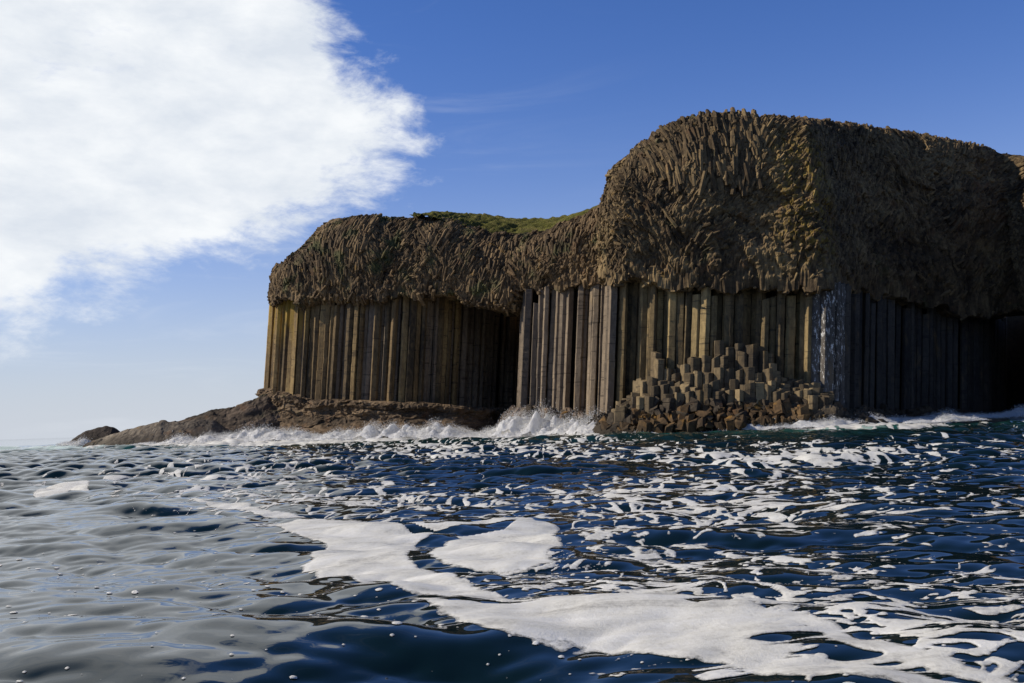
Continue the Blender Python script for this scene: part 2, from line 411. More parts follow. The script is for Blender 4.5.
# ------------------------------------------------------------------ entablature (upper rock mass)
def cap_surface(curve, zbot, sky, setback, bulge, name, mat, parent, angle_sel, under=9.0, plateau=14.0, du=0.16, dv=0.15, amp=1.0, roundp=2.2, seed=0.0, dens=2.6, psize=0.85):
    nu = int(curve.L / du)
    s = np.linspace(0, curve.L, nu)
    P0 = curve.p(s); N0 = curve.nrm(s, 2.5)
    k = np.ones(25) / 25
    for c in (0, 1):
        N0[:, c] = np.convolve(np.pad(N0[:, c], 12, mode='edge'), k, 'valid')
    N0 /= np.linalg.norm(N0, axis=1, keepdims=True)
    px_face = proj(np.column_stack([P0, np.full(nu, 20.0)]))[0]
    zb = zbot(px_face) if callable(zbot) else zbot
    # convert py of the underside into height
    dirs = ray(px_face, zb); D = (P0[:, 1] - CAM[1]) / dirs[:, 1]
    zb = CAM[2] + dirs[:, 2] * D
    zb = zb + 0.7 * (voro(s / 1.05, s * 0 + 0.5)[2] - 0.45) + 0.5 * fbm(s / 4, s * 0, 2)
    sb = setback(px_face)
    crest = P0 - N0 * sb[:, None]
    zt = np.full(nu, 28.0)
    tq = np.linspace(0, math.pi / 2, 40)
    po, pz = np.cos(tq) ** (2.0 / roundp), np.sin(tq) ** (2.0 / roundp)
    for it in range(14):   # raise the rim until its outline stands where it should
        Q = P0[:, None] - N0[:, None] * (sb[:, None] * (1 - po))[..., None]
        px, py, d = proj(np.dstack([Q, zb[:, None] + (zt - zb)[:, None] * pz]))
        i_ = np.argmin(py, 1); ar = np.arange(nu)
        zt = zt + (py[ar, i_] - sky(px[ar, i_])) * d[ar, i_] / F * 0.8
    zt = np.maximum(zt, zb + 1.5)
    # profile
    hmean = float(np.mean(zt - zb))
    n1, n2, n3 = int(under / 0.4), int(hmean / dv * 1.25), int(plateau / 0.35)
    t = np.linspace(0, 1, n2)
    U = np.linspace(1, 0, n1, endpoint=False)
    W = np.linspace(0, 1, n3 + 1)[1:]
    out = np.zeros((nu, n1 + n2 + n3)); z = np.zeros_like(out)
    bl = bulge(px_face)[:, None]
    out[:, :n1] = -U * under; z[:, :n1] = zb[:, None] + 0.5 * U
    th = t * (math.pi / 2)
    ew = 2.0 / roundp
    prof_out = np.cos(th) ** ew; prof_z = np.sin(th) ** ew
    tt = prof_z[None, :]
    out[:, n1:n1 + n2] = -sb[:, None] * (1 - prof_out[None, :]) + bl * np.sin(np.clip(tt * 1.15, 0, 1) * math.pi) ** 0.8
    z[:, n1:n1 + n2] = zb[:, None] + (zt - zb)[:, None] * tt
    out[:, n1 + n2:] = -sb[:, None] - W * plateau
    z[:, n1 + n2:] = zt[:, None] - 0.10 * W * plateau * (0.3 + W)
    X = P0[:, None, :] + N0[:, None, :] * out[..., None]
    S = np.dstack([X, z])
    # texture coordinates in metres
    u = np.repeat(s[:, None], S.shape[1], 1) + seed
    dl = np.sqrt(np.diff(out, axis=1) ** 2 + np.diff(z, axis=1) ** 2)
    v = np.concatenate([np.zeros((nu, 1)), np.cumsum(dl, axis=1)], 1)
    # displacement: bundles of splintered small columns lying in changing directions
    wu = u + 1.3 * fbm(u / 6, v / 6, 3) ; wv = v + 1.3 * fbm(u / 6 + 40, v / 6 + 9, 3, TAB2)
    H = np.zeros_like(u); T = np.zeros_like(u)
    which = angle_sel(px_face[:, None] + 0 * u, v, fbm(u / 9 + 3, v / 9, 3, TAB3))
    for kk, (ang, ca, cb) in enumerate([(84, 0.6, 3.0), (52, 0.46, 1.15), (112, 0.46, 1.1), (30, 0.46, 0.85)]):
        A = math.radians(ang)
        a = (wu * math.sin(A) - wv * math.cos(A)) / ca; b = (wu * math.cos(A) + wv * math.sin(A)) / cb
        f1, f2, cid, oa, ob = voro(a, b + 0.37 * np.floor(a * 0.5), jit=1.0)
        h = 0.75 * cid - 0.6 * ob * (0.2 + cid) + 0.26 * (0.5 - 2.0 * np.abs(oa)) + 0.2 * np.clip((f2 - f1) * 4, 0, 1)
        m = (which == kk)
        H = np.where(m, h, H); T = np.where(m, cid, T)
    f1, f2, cb_, oa, ob = voro(wu / 1.9 + 5, wv / 3.1 + 5 + wu * 0.15, (TAB2, TAB3, TAB))
    big = 0.95 * cb_ - 0.5 * ob
    rough = fbm(u / 0.5, v / 0.5, 3, TAB2)
    d = amp * (0.24 * (H - 0.36) + 0.34 * (big - 0.47) + 0.8 * fbm(u / 7, v / 5 + 8, 4) + 0.10 * rough + 0.20 * (voro(u / 0.42 + 0.4 * rough, v / 0.5, (TAB3, TAB, TAB2))[2] - 0.5))
    onface = np.ones(S.shape[1]); onface[:n1] = 0.7; onface[n1 + n2:] = np.linspace(0.8, 0.25, n3)
    d = d * onface[None, :]
    # ragged lower lip: hanging clusters
    lip = np.exp(-((np.arange(S.shape[1]) - n1) / (0.9 / dv)) ** 2)[None, :]
    S[..., 2] += lip * (0.2 * (cb_ - 0.5) + 0.05 * (H - 0.3) + 0.6 * fbm(u / 2.2, v / 3, 2) + 0.2 * (voro(u / 0.8, v / 9 + 0.5)[2] - 0.5))
    gu = np.gradient(S, axis=0); gv = np.gradient(S, axis=1)
    for c in range(3):   # soften normals along both directions
        for _ in range(3):
            gu[:, 1:-1, c] = (gu[:, :-2, c] + 2 * gu[:, 1:-1, c] + gu[:, 2:, c]) / 4
            gv[1:-1, :, c] = (gv[:-2, :, c] + 2 * gv[1:-1, :, c] + gv[2:, :, c]) / 4
    n = np.cross(gu, gv); n /= np.linalg.norm(n, axis=-1, keepdims=True) + 1e-9
    S = S + n * d[..., None]
    tint = np.clip(0.5 + 0.55 * (T - 0.5) + 0.5 * (cb_ - 0.5), 0, 1)
    # settle the outline: compare the finished rim with where it should stand and ease the top up or down
    for it in range(3):
        px, py, dd = proj(S)
        bins = np.arange(np.floor(px.min() / 6) * 6, px.max() + 6, 6.0)
        ib = np.clip(((px - bins[0]) / 6).astype(int), 0, len(bins) - 1)
        mn = np.full(len(bins), 1e9); np.minimum.at(mn, ib.ravel(), py.ravel())
        err = np.where(mn < 1e8, mn - 2.4 - sky(bins + 3), 0)      # negative: stands too high
        err = np.convolve(np.pad(err, 3, mode='edge'), np.array([1, 2, 3, 4, 3, 2, 1]) / 16., 'valid')
        w_ = sst((S[..., 2] - zb[:, None]) / (zt - zb)[:, None], 0.1, 0.9)
        S[..., 2] += np.interp(px, bins + 3, err) * dd / F * w_ * 0.9
    zt = zt + 0
    # thousands of splintered little columns lying in the face
    gu = np.gradient(S, axis=0); gv = np.gradient(S, axis=1)
    gu /= np.linalg.norm(gu, axis=-1, keepdims=True) + 1e-9
    Pz, Pt, nvert = prisms(S, n, gu, which, n1, n1 + n2, nu, s, px_face, dens, psize)
    nb = S.shape[0] * S.shape[1]
    q = gridfaces(nu, S.shape[1])
    tri = np.vstack([q[:, [0, 1, 2]], q[:, [0, 2, 3]], Pz[1] + nb])
    o = mesh_np(name, np.vstack([S.reshape(-1, 3), Pz[0]]), tri, mat, parent, False, {'tint': np.concatenate([tint.ravel(), Pt])})
    i_c = n1 + n2 - 1
    crest = S[:, i_c, :2]; zt = S[:, i_c, 2]
    return o, dict(s=s, P0=P0, N0=N0, zt=zt, zb=zb, crest=crest, px=px_face)

# ------------------------------------------------------------------ columns
def clip_poly(poly, m, n):
    out = []
    k = len(poly)
    for i in range(k):
        a, b = poly[i], poly[(i + 1) % k]
        da, db = (a - m) @ n, (b - m) @ n
        if da <= 0: out.append(a)
        if (da < 0 < db) or (db < 0 < da):
            out.append(a + (b - a) * (da / (da - db)))
    return out
def voronoi_cells(seeds, reach):
    S = np.asarray(seeds)
    cells = []
    for i, p in enumerate(S):
        q = reach
        poly = [p + np.array(v) for v in ((-q, -q), (q, -q), (q, q), (-q, q))]
        d = np.linalg.norm(S - p, axis=1)
        for j in np.argsort(d)[1:24]:
            if d[j] > 2 * reach: break
            poly = clip_poly(poly, (p + S[j]) / 2, S[j] - p)
            if len(poly) < 3: break
        cells.append(np.array(poly) if len(poly) >= 3 else None)
    return cells
LEAN = 0.075
def shaft(poly, z0, z1, lean=LEAN, zref=10.0, shrink=0.93, joint=(0.9, 2.2), chamfer=0.055, topjit=0.12, dome=0.0, tilt=None):
    """an irregular prism with worn edges and slightly shifted drums"""
    c = poly.mean(0)
    pts = []
    k = len(poly)
    for i in range(k):
        a, b, d = poly[i - 1], poly[i], poly[(i + 1) % k]
        la, lb = np.linalg.norm(a - b), np.linalg.norm(d - b)
        if la < 0.12: continue
        ch = min(chamfer * 0.6, 0.3 * min(la, lb))
        pts.append(b + (a - b) / (la + 1e-9) * ch); pts.append(b + (d - b) / (lb + 1e-9) * ch)
    if len(pts) < 6: pts = [p for p in poly for _ in (0, 1)]
    P = np.array(pts); n = len(P)
    zs = [z0]; 
    while zs[-1] + joint[1] < z1: zs.append(zs[-1] + random.uniform(*joint))
    zs.append(z1)
    V = []; ring = []
    def add(z, sc_, off):
        q = c + (P - c) * sc_ + off
        x = q[:, 0] + lean * (z - zref)
        ring.append(len(V))
        for i in range(n): V.append((x[i], q[i, 1], z))
    off = np.zeros(2); s1 = shrink
    for i, z in enumerate(zs):
        if 0 < i < len(zs) - 1:
            add(z - 0.04, s1, off); add(z, s1 * 0.975, off)
            off = np.array([random.gauss(0, 0.012), random.gauss(0, 0.012)]); s1 = shrink * random.uniform(0.985, 1.012)
            add(z + 0.04, s1, off)
        else:
            if i == len(zs) - 1: add(z - 0.04, s1, off); add(z, s1 * 0.95, off)
            else: add(z, s1, off)
    V = np.array(V)
    if topjit:   # broken, slightly tipped top
        tx, ty = (random.gauss(0, topjit), random.gauss(0, topjit)) if tilt is None else tilt
        for r in ring[-2:]:
            loc = V[r:r + n, :2] - V[r:r + n, :2].mean(0)
            V[r:r + n, 2] += loc[:, 0] * tx + loc[:, 1] * ty + rng.normal(0, 0.02, n)
    Fc = []
    for a, b in zip(ring[:-1], ring[1:]):
        for i in range(n):
            j = (i + 1) % n
            Fc.append((a + i, a + j, b + j, b + i))
    ctr = V[ring[-1]:ring[-1] + n].mean(0) + np.array([0, 0, dome]); V = np.vstack([V, ctr])
    for i in range(n): Fc.append((ring[-1] + i, ring[-1] + (i + 1) % n, len(V) - 1))
    # wind outwards
    A = 0.5 * np.sum(P[:, 0] * np.roll(P[:, 1], -1) - np.roll(P[:, 0], -1) * P[:, 1])
    if A < 0: Fc = [f[::-1] for f in Fc]
    return V, Fc

def zat(px, py, XY):
    """height of the image row py above plan point XY"""
    d = ray(px, py)
    return CAM[2] + d[..., 2] * (XY[..., 1] - CAM[1]) / d[..., 1]

def colonnade(curve, w, pybot, pytop, parent, matfun, keep0=0.55, s_range=None, maxn=100, front=0.0, topvar=0.5, label=None, botvar=0.3, rank=lambda px, r: r):
    n = int(curve.L / w)
    seeds, info = [], []
    for r in range(-2, 4):
        for i in range(n + 1):
            s = (i + 0.5 * (r % 2) + random.uniform(-0.27, 0.27)) * w
            dd = front + r * w * 0.84 + random.uniform(-0.2, 0.2) * w
            p = curve.p(np.array(s)) - curve.nrm(np.array(s), 2.0) * dd
            seeds.append(p); info.append((r, s))
    cells = voronoi_cells(seeds, w * 1.1)
    made = []
    base = curve.nrm
    cand = []
    for (r, s), c, p in zip(info, cells, seeds):
        if c is None or r < 0 or r > 2: continue
        px = proj(np.array([p[0], p[1], 11.0]))[0]
        if s_range and not (s_range[0] <= px <= s_range[1]): continue
        k = 0.5 + 0.5 * float(vnoise(np.array(s / (w * 2.3)), np.array(3.3)))
        kept = {0: random.random() < (keep0(px) if callable(keep0) else keep0) * (0.45 + 1.05 * k), 1: random.random() < 0.72, 2: True}[r]
        cand.append((r, s, c, p, px, kept))
    front_ok = {}
    # a back column is only built where the columns before it leave it in sight
    for r, s, c, p, px, kept in cand:
        if kept: front_ok.setdefault(r, []).append(s)
    def covered(r, s):
        for q in range(r):
            L = sorted(front_ok.get(q, []))
            lo = [x for x in L if s - w * 1.0 < x <= s]; hi = [x for x in L if s < x < s + w * 1.0]
            if lo and hi: return True
        return False
    for r, s, c, p, px, kept in cand:
        if not kept or (r > 0 and covered(r, s)): continue
        zb = float(zat(px, pybot(px), p)) - 0.8 + random.uniform(-botvar, botvar)
        zt = float(zat(px, pytop(px), p)) + 0.7
        broken = r == 0 and random.random() < topvar
        if broken: zt -= random.uniform(0.6, 1.9)
        c = c + curve.nrm(np.array(s), 2.0) * random.uniform(-0.3, 0.34) * (1.0 if r == 0 else 0.5)
        V, Fc = shaft(c, zb, zt, lean=LEAN + random.gauss(0, 0.004), topjit=0.15)
        made.append([px, r, s, V, Fc, matfun(px, r)])
    # the hundred best seen stand alone; what is left, deep in the caves, is one mass
    made.sort(key=lambda e: rank(e[0], e[1]))
    out, rest = [], made[maxn:]
    for px, r, s, V, Fc, mt in made[:maxn]:
        out.append((px, mesh_py('basalt_column', V, Fc, mt, parent)))
    if rest:
        VV, FF, nb = [], [], 0
        for px, r, s, V, Fc, mt in rest:
            VV.append(V); FF += [tuple(i + nb for i in f) for f in Fc]; nb += len(V)
        tag(mesh_py('cave_columns', np.vstack(VV), FF, rest[0][5], parent), kind='stuff')
    print(name_of(parent), 'columns', len(made))
    return out
def name_of(o): return o.name

def backing(curve, d, pybot, pytop, mat, parent, name='rock_wall'):
    s = np.arange(0, curve.L, 0.35)
    P = curve.p(s); N = curve.nrm(s, 1.5)
    Q = P - N * (d + 0.25 * vnoise(s / 0.7, s * 0))[:, None]
    px = proj(np.column_stack([P, np.full(len(s), 11.0)]))[0]
    zb, zt = zat(px, pybot(px), P) - 1.5, zat(px, pytop(px), P) + 1.2
    t = np.linspace(0, 1, 14)
    z = zb[:, None] + (zt - zb)[:, None] * t
    X = np.repeat(Q[:, None, 0], 14, 1) + LEAN * (z - 10); Y = np.repeat(Q[:, None, 1], 14, 1)
    return mesh_np(name, np.dstack([X, Y, z]), gridfaces(len(s), 14), mat, parent)

# ================================================================== LOWER CLIFF (behind, left)
low = empty('basalt_cliff', tuple(at(420, 425, 130.0) * np.array([1, 1, 0])))
tag(low, 'lower brown basalt cliff with grass on top and a dark cave behind white surf', 'cliff')
TOP_LOW = table([(255, 301), (280, 300), (340, 299), (400, 297), (440, 298), (462, 301), (480, 304), (500, 309), (513, 311), (519, 297), (524, 296), (560, 290), (610, 282)])
BOT_LOW = table([(255, 384), (275, 390), (310, 397), (360, 400), (420, 402), (480, 406), (510, 408), (518, 404), (560, 412), (610, 420)])
colcurve_low = pixcurve([(300, 172), (279, 156), (269, 143.5), (273, 140.2), (285, 138), (320, 135), (370, 131.8), (402, 130.6), (425, 131.6), (445, 134.4),
                         (465, 138.5), (483, 143.5), (499, 148), (516, 152), (531, 152), (531, 140), (523, 129), (521, 125), (526, 123.2), (560, 121.3), (590, 118.7), (612, 117.0), (640, 115)])
def m_low(px, r):
    if px > 517: return M['col_grey']
    return M['col_low']
mk = colonnade(colcurve_low, 0.78, BOT_LOW, TOP_LOW, low, m_low, keep0=0.85, s_range=(255, 611), topvar=0.15, rank=lambda px, r: r + (3 if 462 < px < 517 else 0) + (4 if px > 602 else 0))
for px, o in mk:
    if px < 292: o['label'] = 'column with yellow lichen on its upper half'
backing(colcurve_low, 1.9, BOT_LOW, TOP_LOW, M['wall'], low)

capcurve_low = pixcurve([(330, 172), (287, 156), (270, 144), (272, 139.6), (286, 136.6), (320, 134.4), (370, 131.1), (420, 129.0), (470, 127.0), (520, 124.4), (560, 121.0), (600, 118.2), (640, 116)], 300)
SKY_LOW = table([(240, 300), (262, 292), (268, 272), (271, 267), (278, 263.5), (283, 261), (293, 251), (303, 242), (314, 229), (325, 219), (333, 215.5), (345, 214.5), (370, 213.5), (400, 214.5), (425, 213), (445, 215),
                 (470, 222), (500, 229), (520, 231), (545, 228), (560, 221), (575, 215), (590, 209), (605, 200), (660, 190)])
def sel_low(px, v, nz):
    w = np.where(nz > 0.12, 0, np.where(nz > -0.16, 2, 1))
    w = np.where((px > 290) & (px < 345) & (v > 14) & (nz > -0.25), 0, w)
    return np.where((px > 480) & (nz < 0.05), 3, w)
cap_low, inf = cap_surface(capcurve_low, TOP_LOW, SKY_LOW, table([(265, 3.5), (300, 6.0), (345, 4.5), (430, 5.0), (520, 8.0), (600, 6.5)]),
                      table([(265, 0.0), (330, 0.4), (480, 0.6), (600, 0.3)]), 'rock_cap', M['cap_low'], low, sel_low, under=17, roundp=3.0, du=0.13, dv=0.13, psize=0.7)

# turf sloping up behind the crest
def turf():
    i = np.where((inf['px'] > 405) & (inf['px'] < 606))[0][::2]
    crest, zt, N0 = inf['crest'][i], inf['zt'][i], inf['N0'][i]
    nq = 46
    q = np.linspace(-0.2, 1, nq)
    depth = 16.0
    X = crest[:, None, :] - N0[:, None, :] * (q * depth)[None, :, None]
    want = table([(400, 219), (425, 217.5), (440, 216.0), (470, 217), (500, 219), (540, 222), (560, 221), (578, 216), (606, 206)])
    zfar = zt.copy()
    for it in range(10):
        px, py, d = proj(np.column_stack([X[:, -1], zfar])); zfar += (py - want(px)) * d / F
    zz = zt[:, None] + 0.15 + (zfar - zt)[:, None] * np.clip(q, -0.2, 1)[None, :] ** 1.0 if False else zt[:, None] + 0.4 + (zfar - zt)[:, None] * (np.sign(q) * np.abs(q) ** 0.9)[None, :]
    zz = zz + 0.35 * fbm(X[..., 0] / 2.0, X[..., 1] / 2.0, 5) + 0.34 * fbm(X[..., 0] / 0.5, X[..., 1] / 0.5, 2, TAB2)
    S = np.dstack([X, zz])
    # far edge rolls away
    back = S[:, -1:].copy(); back[..., :2] -= N0[:, None, :] * 8; back[..., 2] -= 2.5
    S = np.concatenate([S, back], 1)
    return mesh_np('grass_top', S, gridfaces(len(i), nq + 1), M['grass'], low, True)
turf()

# smooth tuff plinth under the columns
def plinth():
    c = pixcurve([(300, 166), (278, 152), (266, 143.0), (269, 139.0), (285, 136.4), (320, 133.4), (370, 130), (415, 128), (450, 128), (478, 131), (498, 138), (515, 147)], 400)
    s = np.arange(0, c.L, 0.14); P = c.p(s); N = c.nrm(s, 2.5)
    px = proj(np.column_stack([P, np.full(len(s), 6.0)]))[0]
    zc = zat(px, BOT_LOW(px) + 1.0, P)
    prof = np.array([(-5, 1.03), (-2.2, 1.04), (-0.9, 1.02), (0.2, 0.97), (0.55, 0.88), (0.3, 0.78), (0.35, 0.66), (0.9, 0.52), (1.9, 0.36), (3.2, 0.24), (4.8, 0.15), (6.5, 0.06), (8.5, -0.12), (11, -0.4)])
    t = np.linspace(0, len(prof) - 1, 150)
    o = np.interp(t, np.arange(len(prof)), prof[:, 0]); zf = np.interp(t, np.arange(len(prof)), prof[:, 1])
    ker = np.array([1, 2, 3, 2, 1]) / 9.
    for _ in range(3):
        o = np.convolve(np.pad(o, 2, mode='edge'), ker, 'valid'); zf = np.convolve(np.pad(zf, 2, mode='edge'), ker, 'valid')
    k = sst(px, 255, 330)
    O = o[None, :] * (0.75 + 0.35 * k[:, None])
    Z = zf[None, :] * zc[:, None]
    u = np.repeat(s[:, None], len(t), 1); v = np.repeat(t[None, :] * 0.9, len(s), 0)
    X = P[:, None] + N[:, None] * O[..., None]
    S = np.dstack([X, Z])
    strata = fbm(u / 9, Z / 0.9 + 0.6 * fbm(u / 6, v / 2, 2), 3)
    f1, f2, ci, oa, ob = voro(u / 1.5, Z / 1.0 + 4)
    topz = sst(Z / zc[:, None], 0.5, 0.9)
    d = 0.4 * strata + 0.9 * fbm(u / 4, v / 3, 4) + topz * 0.6 * (ci - 0.5) + 0.3 * (voro(u / 0.6, Z / 0.35 + strata * 2)[2] - 0.5) * (0.35 + topz) + 0.2 * fbm(u / .7, Z / .25, 4) + 0.5 * (voro(u / 2.2 + 0.4 * strata, Z / 0.9 + u * 0.05)[2] - 0.5)
    S[..., :2] += N[:, None] * d[..., None] * 0.9
    S[..., 2] += 0.35 * fbm(u / 1.3, v / 0.6, 3) * sst(o, -1.5, 0.3)[None, :]
    tint = np.clip(0.5 + 0.6 * strata, 0, 1)
    return mesh_np('rock_plinth', S, gridfaces(len(s), len(t)), M['plinth'], low, False, {'tint': tint})
plinth()
# wave-cut dark ledge under the grey columns right of the cave
def ledge(pts, py_, h_of_px, mat, parent, name, wfront=5.0, chunk=0.9, seed=0):
    c = pixcurve(pts, py_)
    s = np.arange(0, c.L, 0.16); P = c.p(s); N = c.nrm(s, 1.5)
    px = proj(np.column_stack([P, np.full(len(s), 2.0)]))[0]
    zc = zat(px, h_of_px(px), P)
    o = np.linspace(-2.0, wfront, 70); fr = np.clip(1 - (np.maximum(o, 0) / wfront) ** 1.3 * 1.25, -0.3, 1)
    X = P[:, None] + N[:, None] * (o[None, :, None])
    u = np.repeat(s[:, None], 70, 1) + seed; v = np.repeat(o[None, :], len(s), 0)
    f1, f2, ci, oa, ob = voro(u / chunk, v / chunk)
    f1b, f2b, cib, _, _ = voro(u / (chunk * 2.2) + 7, v / (chunk * 2.2))
    Z = zc[:, None] * fr[None, :] + (0.9 * (ci - 0.5) + 1.0 * (cib - 0.5)) * sst(o, -2, 1)[None, :] + 0.12 * fbm(u / .4, v / .4, 3) - 0.35 * (f2 - f1 < 0.12)
    return mesh_np(name, np.dstack([X, Z]), gridfaces(len(s), 70), mat, parent, False, {'tint': ci})
ledge([(500, 146), (514, 132), (520, 124), (530, 121.8), (560, 119.8), (590, 117.2), (606, 114), (620, 113)], 415,
      table([(490, 418), (510, 410), (530, 408), (560, 410), (600, 418), (620, 424)]), M['shelf'], low, 'rock_ledge', 4.5)

# ================================================================== TALL HEADLAND (right)
tall = empty('basalt_headland', tuple(at(720, 425, 106.0) * np.array([1, 1, 0])))
tag(tall, 'tall basalt headland with splintered brown crown over pale columns and a black shadowed right side', 'headland')
TOP_T = table([(590, 282), (620, 283), (680, 286), (740, 291), (800, 292), (832, 290), (845, 292), (900, 300), (950, 310), (1024, 318), (1100, 318)])
BOT_T = table([(590, 428), (607, 426), (622, 408), (640, 392), (700, 386), (760, 384), (800, 388), (815, 394), (832, 402), (870, 408), (960, 410), (1100, 410)])
colcurve_t = pixcurve([(640, 130), (618, 118.5), (607, 113.2), (612, 110.6), (628, 109.5), (660, 108.6), (700, 107.3), (740, 106.4), (775, 105.8), (808, 104.6), (826, 103.8), (833, 104.8), (838, 108),
                       (850, 114), (872, 120), (905, 124), (940, 126), (968, 127.5), (982, 131), (992, 138), (1003, 150)])
def m_tall(px, r):
    if 809 < px < 837: return M['col_white']
    if px < 612: return M['col_grey']
    if px > 836: return M['col_shaded']
    return M['col_tall']
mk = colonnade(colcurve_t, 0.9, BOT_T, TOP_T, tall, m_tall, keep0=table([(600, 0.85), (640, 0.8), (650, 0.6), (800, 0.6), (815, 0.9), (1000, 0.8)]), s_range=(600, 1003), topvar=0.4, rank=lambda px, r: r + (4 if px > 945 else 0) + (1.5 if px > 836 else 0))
for px, o in mk:
    if 809 < px < 837: o['label'] = 'column streaked white with bird droppings'
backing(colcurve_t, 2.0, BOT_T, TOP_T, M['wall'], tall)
capcurve_t = pixcurve([(660, 140), (618, 124), (604, 115.5), (606, 110.6), (622, 108.8), (660, 107.9), (700, 106.5), (740, 105.6), (775, 105), (806, 103.9), (820, 103.5), (832, 104.6), (841, 108.2), (853, 115),
                       (880, 120), (920, 123), (960, 124), (990, 126), (1016, 127), (1036, 122), (1056, 114), (1120, 107)], 300)
SKY_T = table([(590, 215), (598, 200), (603, 183), (612, 165), (620, 155), (632, 144), (648, 135), (665, 124), (680, 117), (700, 113), (740, 112), (780, 113), (820, 115), (850, 120), (880, 125), (905, 128),
               (930, 132), (960, 138), (985, 144), (1000, 150), (1024, 153), (1100, 160)])
def sel_tall(px, v, nz):
    w = np.where(nz > 0.22, 2, np.where(nz > -0.3, 1, 3))
    return np.where((px > 640) & (px < 765) & (v > 9 + 14.2 + 2.5 * nz + (np.abs(px - 700) / 60) ** 2), 0, w)
cap_tall, inft = cap_surface(capcurve_t, TOP_T, SKY_T, table([(600, 3.6), (640, 4.2), (700, 3.2), (830, 4.0), (900, 5.0), (1000, 4.5)]),
                             table([(600, 0.1), (700, 0.5), (830, 0.3), (1000, 1.0)]), 'rock_cap', M['cap_tall'], tall, sel_tall, under=12, roundp=3.4, du=0.12, dv=0.12, seed=71.0, amp=1.0)
# right cave: black end wall and the far jamb outside the frame
cave = pixcurve([(985, 150), (1000, 160), (1040, 160), (1056, 140), (1050, 126), (1056, 119), (1100, 111), (1130, 108)])
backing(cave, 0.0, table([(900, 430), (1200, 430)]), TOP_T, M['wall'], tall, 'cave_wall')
ledge([(838, 110), (848, 112.5), (872, 118), (905, 121.5), (940, 123.5), (968, 125), (985, 130), (1000, 140), (1030, 150)], 410,
      table([(830, 412), (870, 409), (940, 411), (1000, 414), (1040, 416)]), M['boulder_dark'], tall, 'rock_ledge', 4.0, seed=33)

# ================================================================== CAUSEWAY: stumps and boulders
# rock bed under the boulders
bed = ledge([(600, 112.5), (606, 109), (620, 106.6), (660, 105.8), (700, 104.6), (740, 103.6), (775, 103), (808, 102), (835, 101.6), (850, 104), (870, 110)], 405,
      table([(600, 424), (612, 414), (640, 404), (700, 398), (760, 396), (800, 400), (835, 408), (870, 412)]), M['boulder_dark'], None, 'rock_bank', 5.2, 0.8, seed=12)
tag(bed, 'jagged dark rock bank at the waterline under the broken column stumps', 'rock bank')

CREST = table([(618, 402), (628, 398), (638, 381), (646, 362), (654, 352), (664, 353), (672, 366), (684, 362), (692, 358), (702, 352), (712, 346), (720, 338), (728, 341), (740, 344), (752, 339), (760, 337), (768, 350), (774, 368), (784, 377), (796, 380), (806, 378), (818, 386), (830, 394)])
stumpcurve = pixcurve([(612, 109.4), (628, 108.3), (660, 107.3), (700, 106.0), (740, 105.1), (775, 104.5), (808, 103.3), (830, 102.6)], 385)
def stumps():
    w = 0.97
    n = int(stumpcurve.L / w)
    seeds, info = [], []
    for r in range(-1, 6):
        for i in range(-1, n + 2):
            s = (i + 0.5 * (r % 2) + random.uniform(-0.26, 0.26)) * w
            dd = r * w * 0.86 + random.uniform(-0.2, 0.2)
            sc_ = min(max(s, 0.0), stumpcurve.L)
            p = stumpcurve.p(np.array(sc_)) + stumpcurve.nrm(np.array(sc_), 2.0) * dd
            if s != sc_: p = p + np.array([s - sc_, 0])
            seeds.append(p); info.append((r, s))
    cells = voronoi_cells(seeds, w * 1.1)
    rows = {}
    for (r, s), c, p in zip(info, cells, seeds):
        if c is None or r < 0 or r > 4: continue
        px = float(proj(np.array([p[0], p[1], 5.0]))[0])
        if not 616 < px < 832: continue
        if random.random() < (0.05 if r < 4 else 0.2): continue
        cr = float(CREST(px))
        low_ = float(np.interp(px, [616, 640, 700, 770, 832], [410, 397, 391, 390, 399]))
        f = [0.0, 0.18, 0.5, 0.82, 1.0][r] + random.uniform(-0.16, 0.2)
        if 722 < px < 770 and r == 1: f -= 0.1
        f = min(max(f, 0), 1)
        py = cr + (low_ - cr) * f
        zt = float(zat(px, py, p)); zb = max(0.3, zt - random.uniform(4.2, 6.5))
        rows.setdefault(r, []).append((px, c, zt, zb))
    rown = ['back row', 'second row from the headland', 'middle row', 'row before the front one', 'front row by the boulders']
    ords = {}
    cnt = 0
    for r, L in sorted(rows.items()):
        L.sort(key=lambda e: e[0])
        for k, (px, c, zt, zb) in enumerate(L):
            V, Fc = shaft(c, zb, zt, lean=0.06, zref=4.0, joint=(0.6, 1.5), topjit=0.16, shrink=0.965, chamfer=0.08)
            org = V.mean(0) * np.array([1, 1, 0]) + np.array([0, 0, zb])
            o = mesh_py('column_stump', V - org, Fc, M['stump']); o.location = tuple(org)
            hw = 'tall' if zt > 7.2 else ('knee high' if zt < 4.0 else 'short')
            hw = 'low' if hw == 'knee high' else hw
            tag(o, f'{hw} broken basalt column stump, {ordinal(k + 1)} from the left in the {rown[r]}', 'column stump', 'broken column stumps before the headland')
            cnt += 1
    print('stumps', cnt)
ONES = 'first second third fourth fifth sixth seventh eighth ninth tenth eleventh twelfth thirteenth fourteenth fifteenth sixteenth seventeenth eighteenth nineteenth'.split()
def ordinal(k):
    if k < 20: return ONES[k - 1]
    t = {2: 'twent', 3: 'thirt', 4: 'fort'}[k // 10]
    return t + 'ieth' if k % 10 == 0 else t + 'y-' + ONES[k % 10 - 1]
stumps()

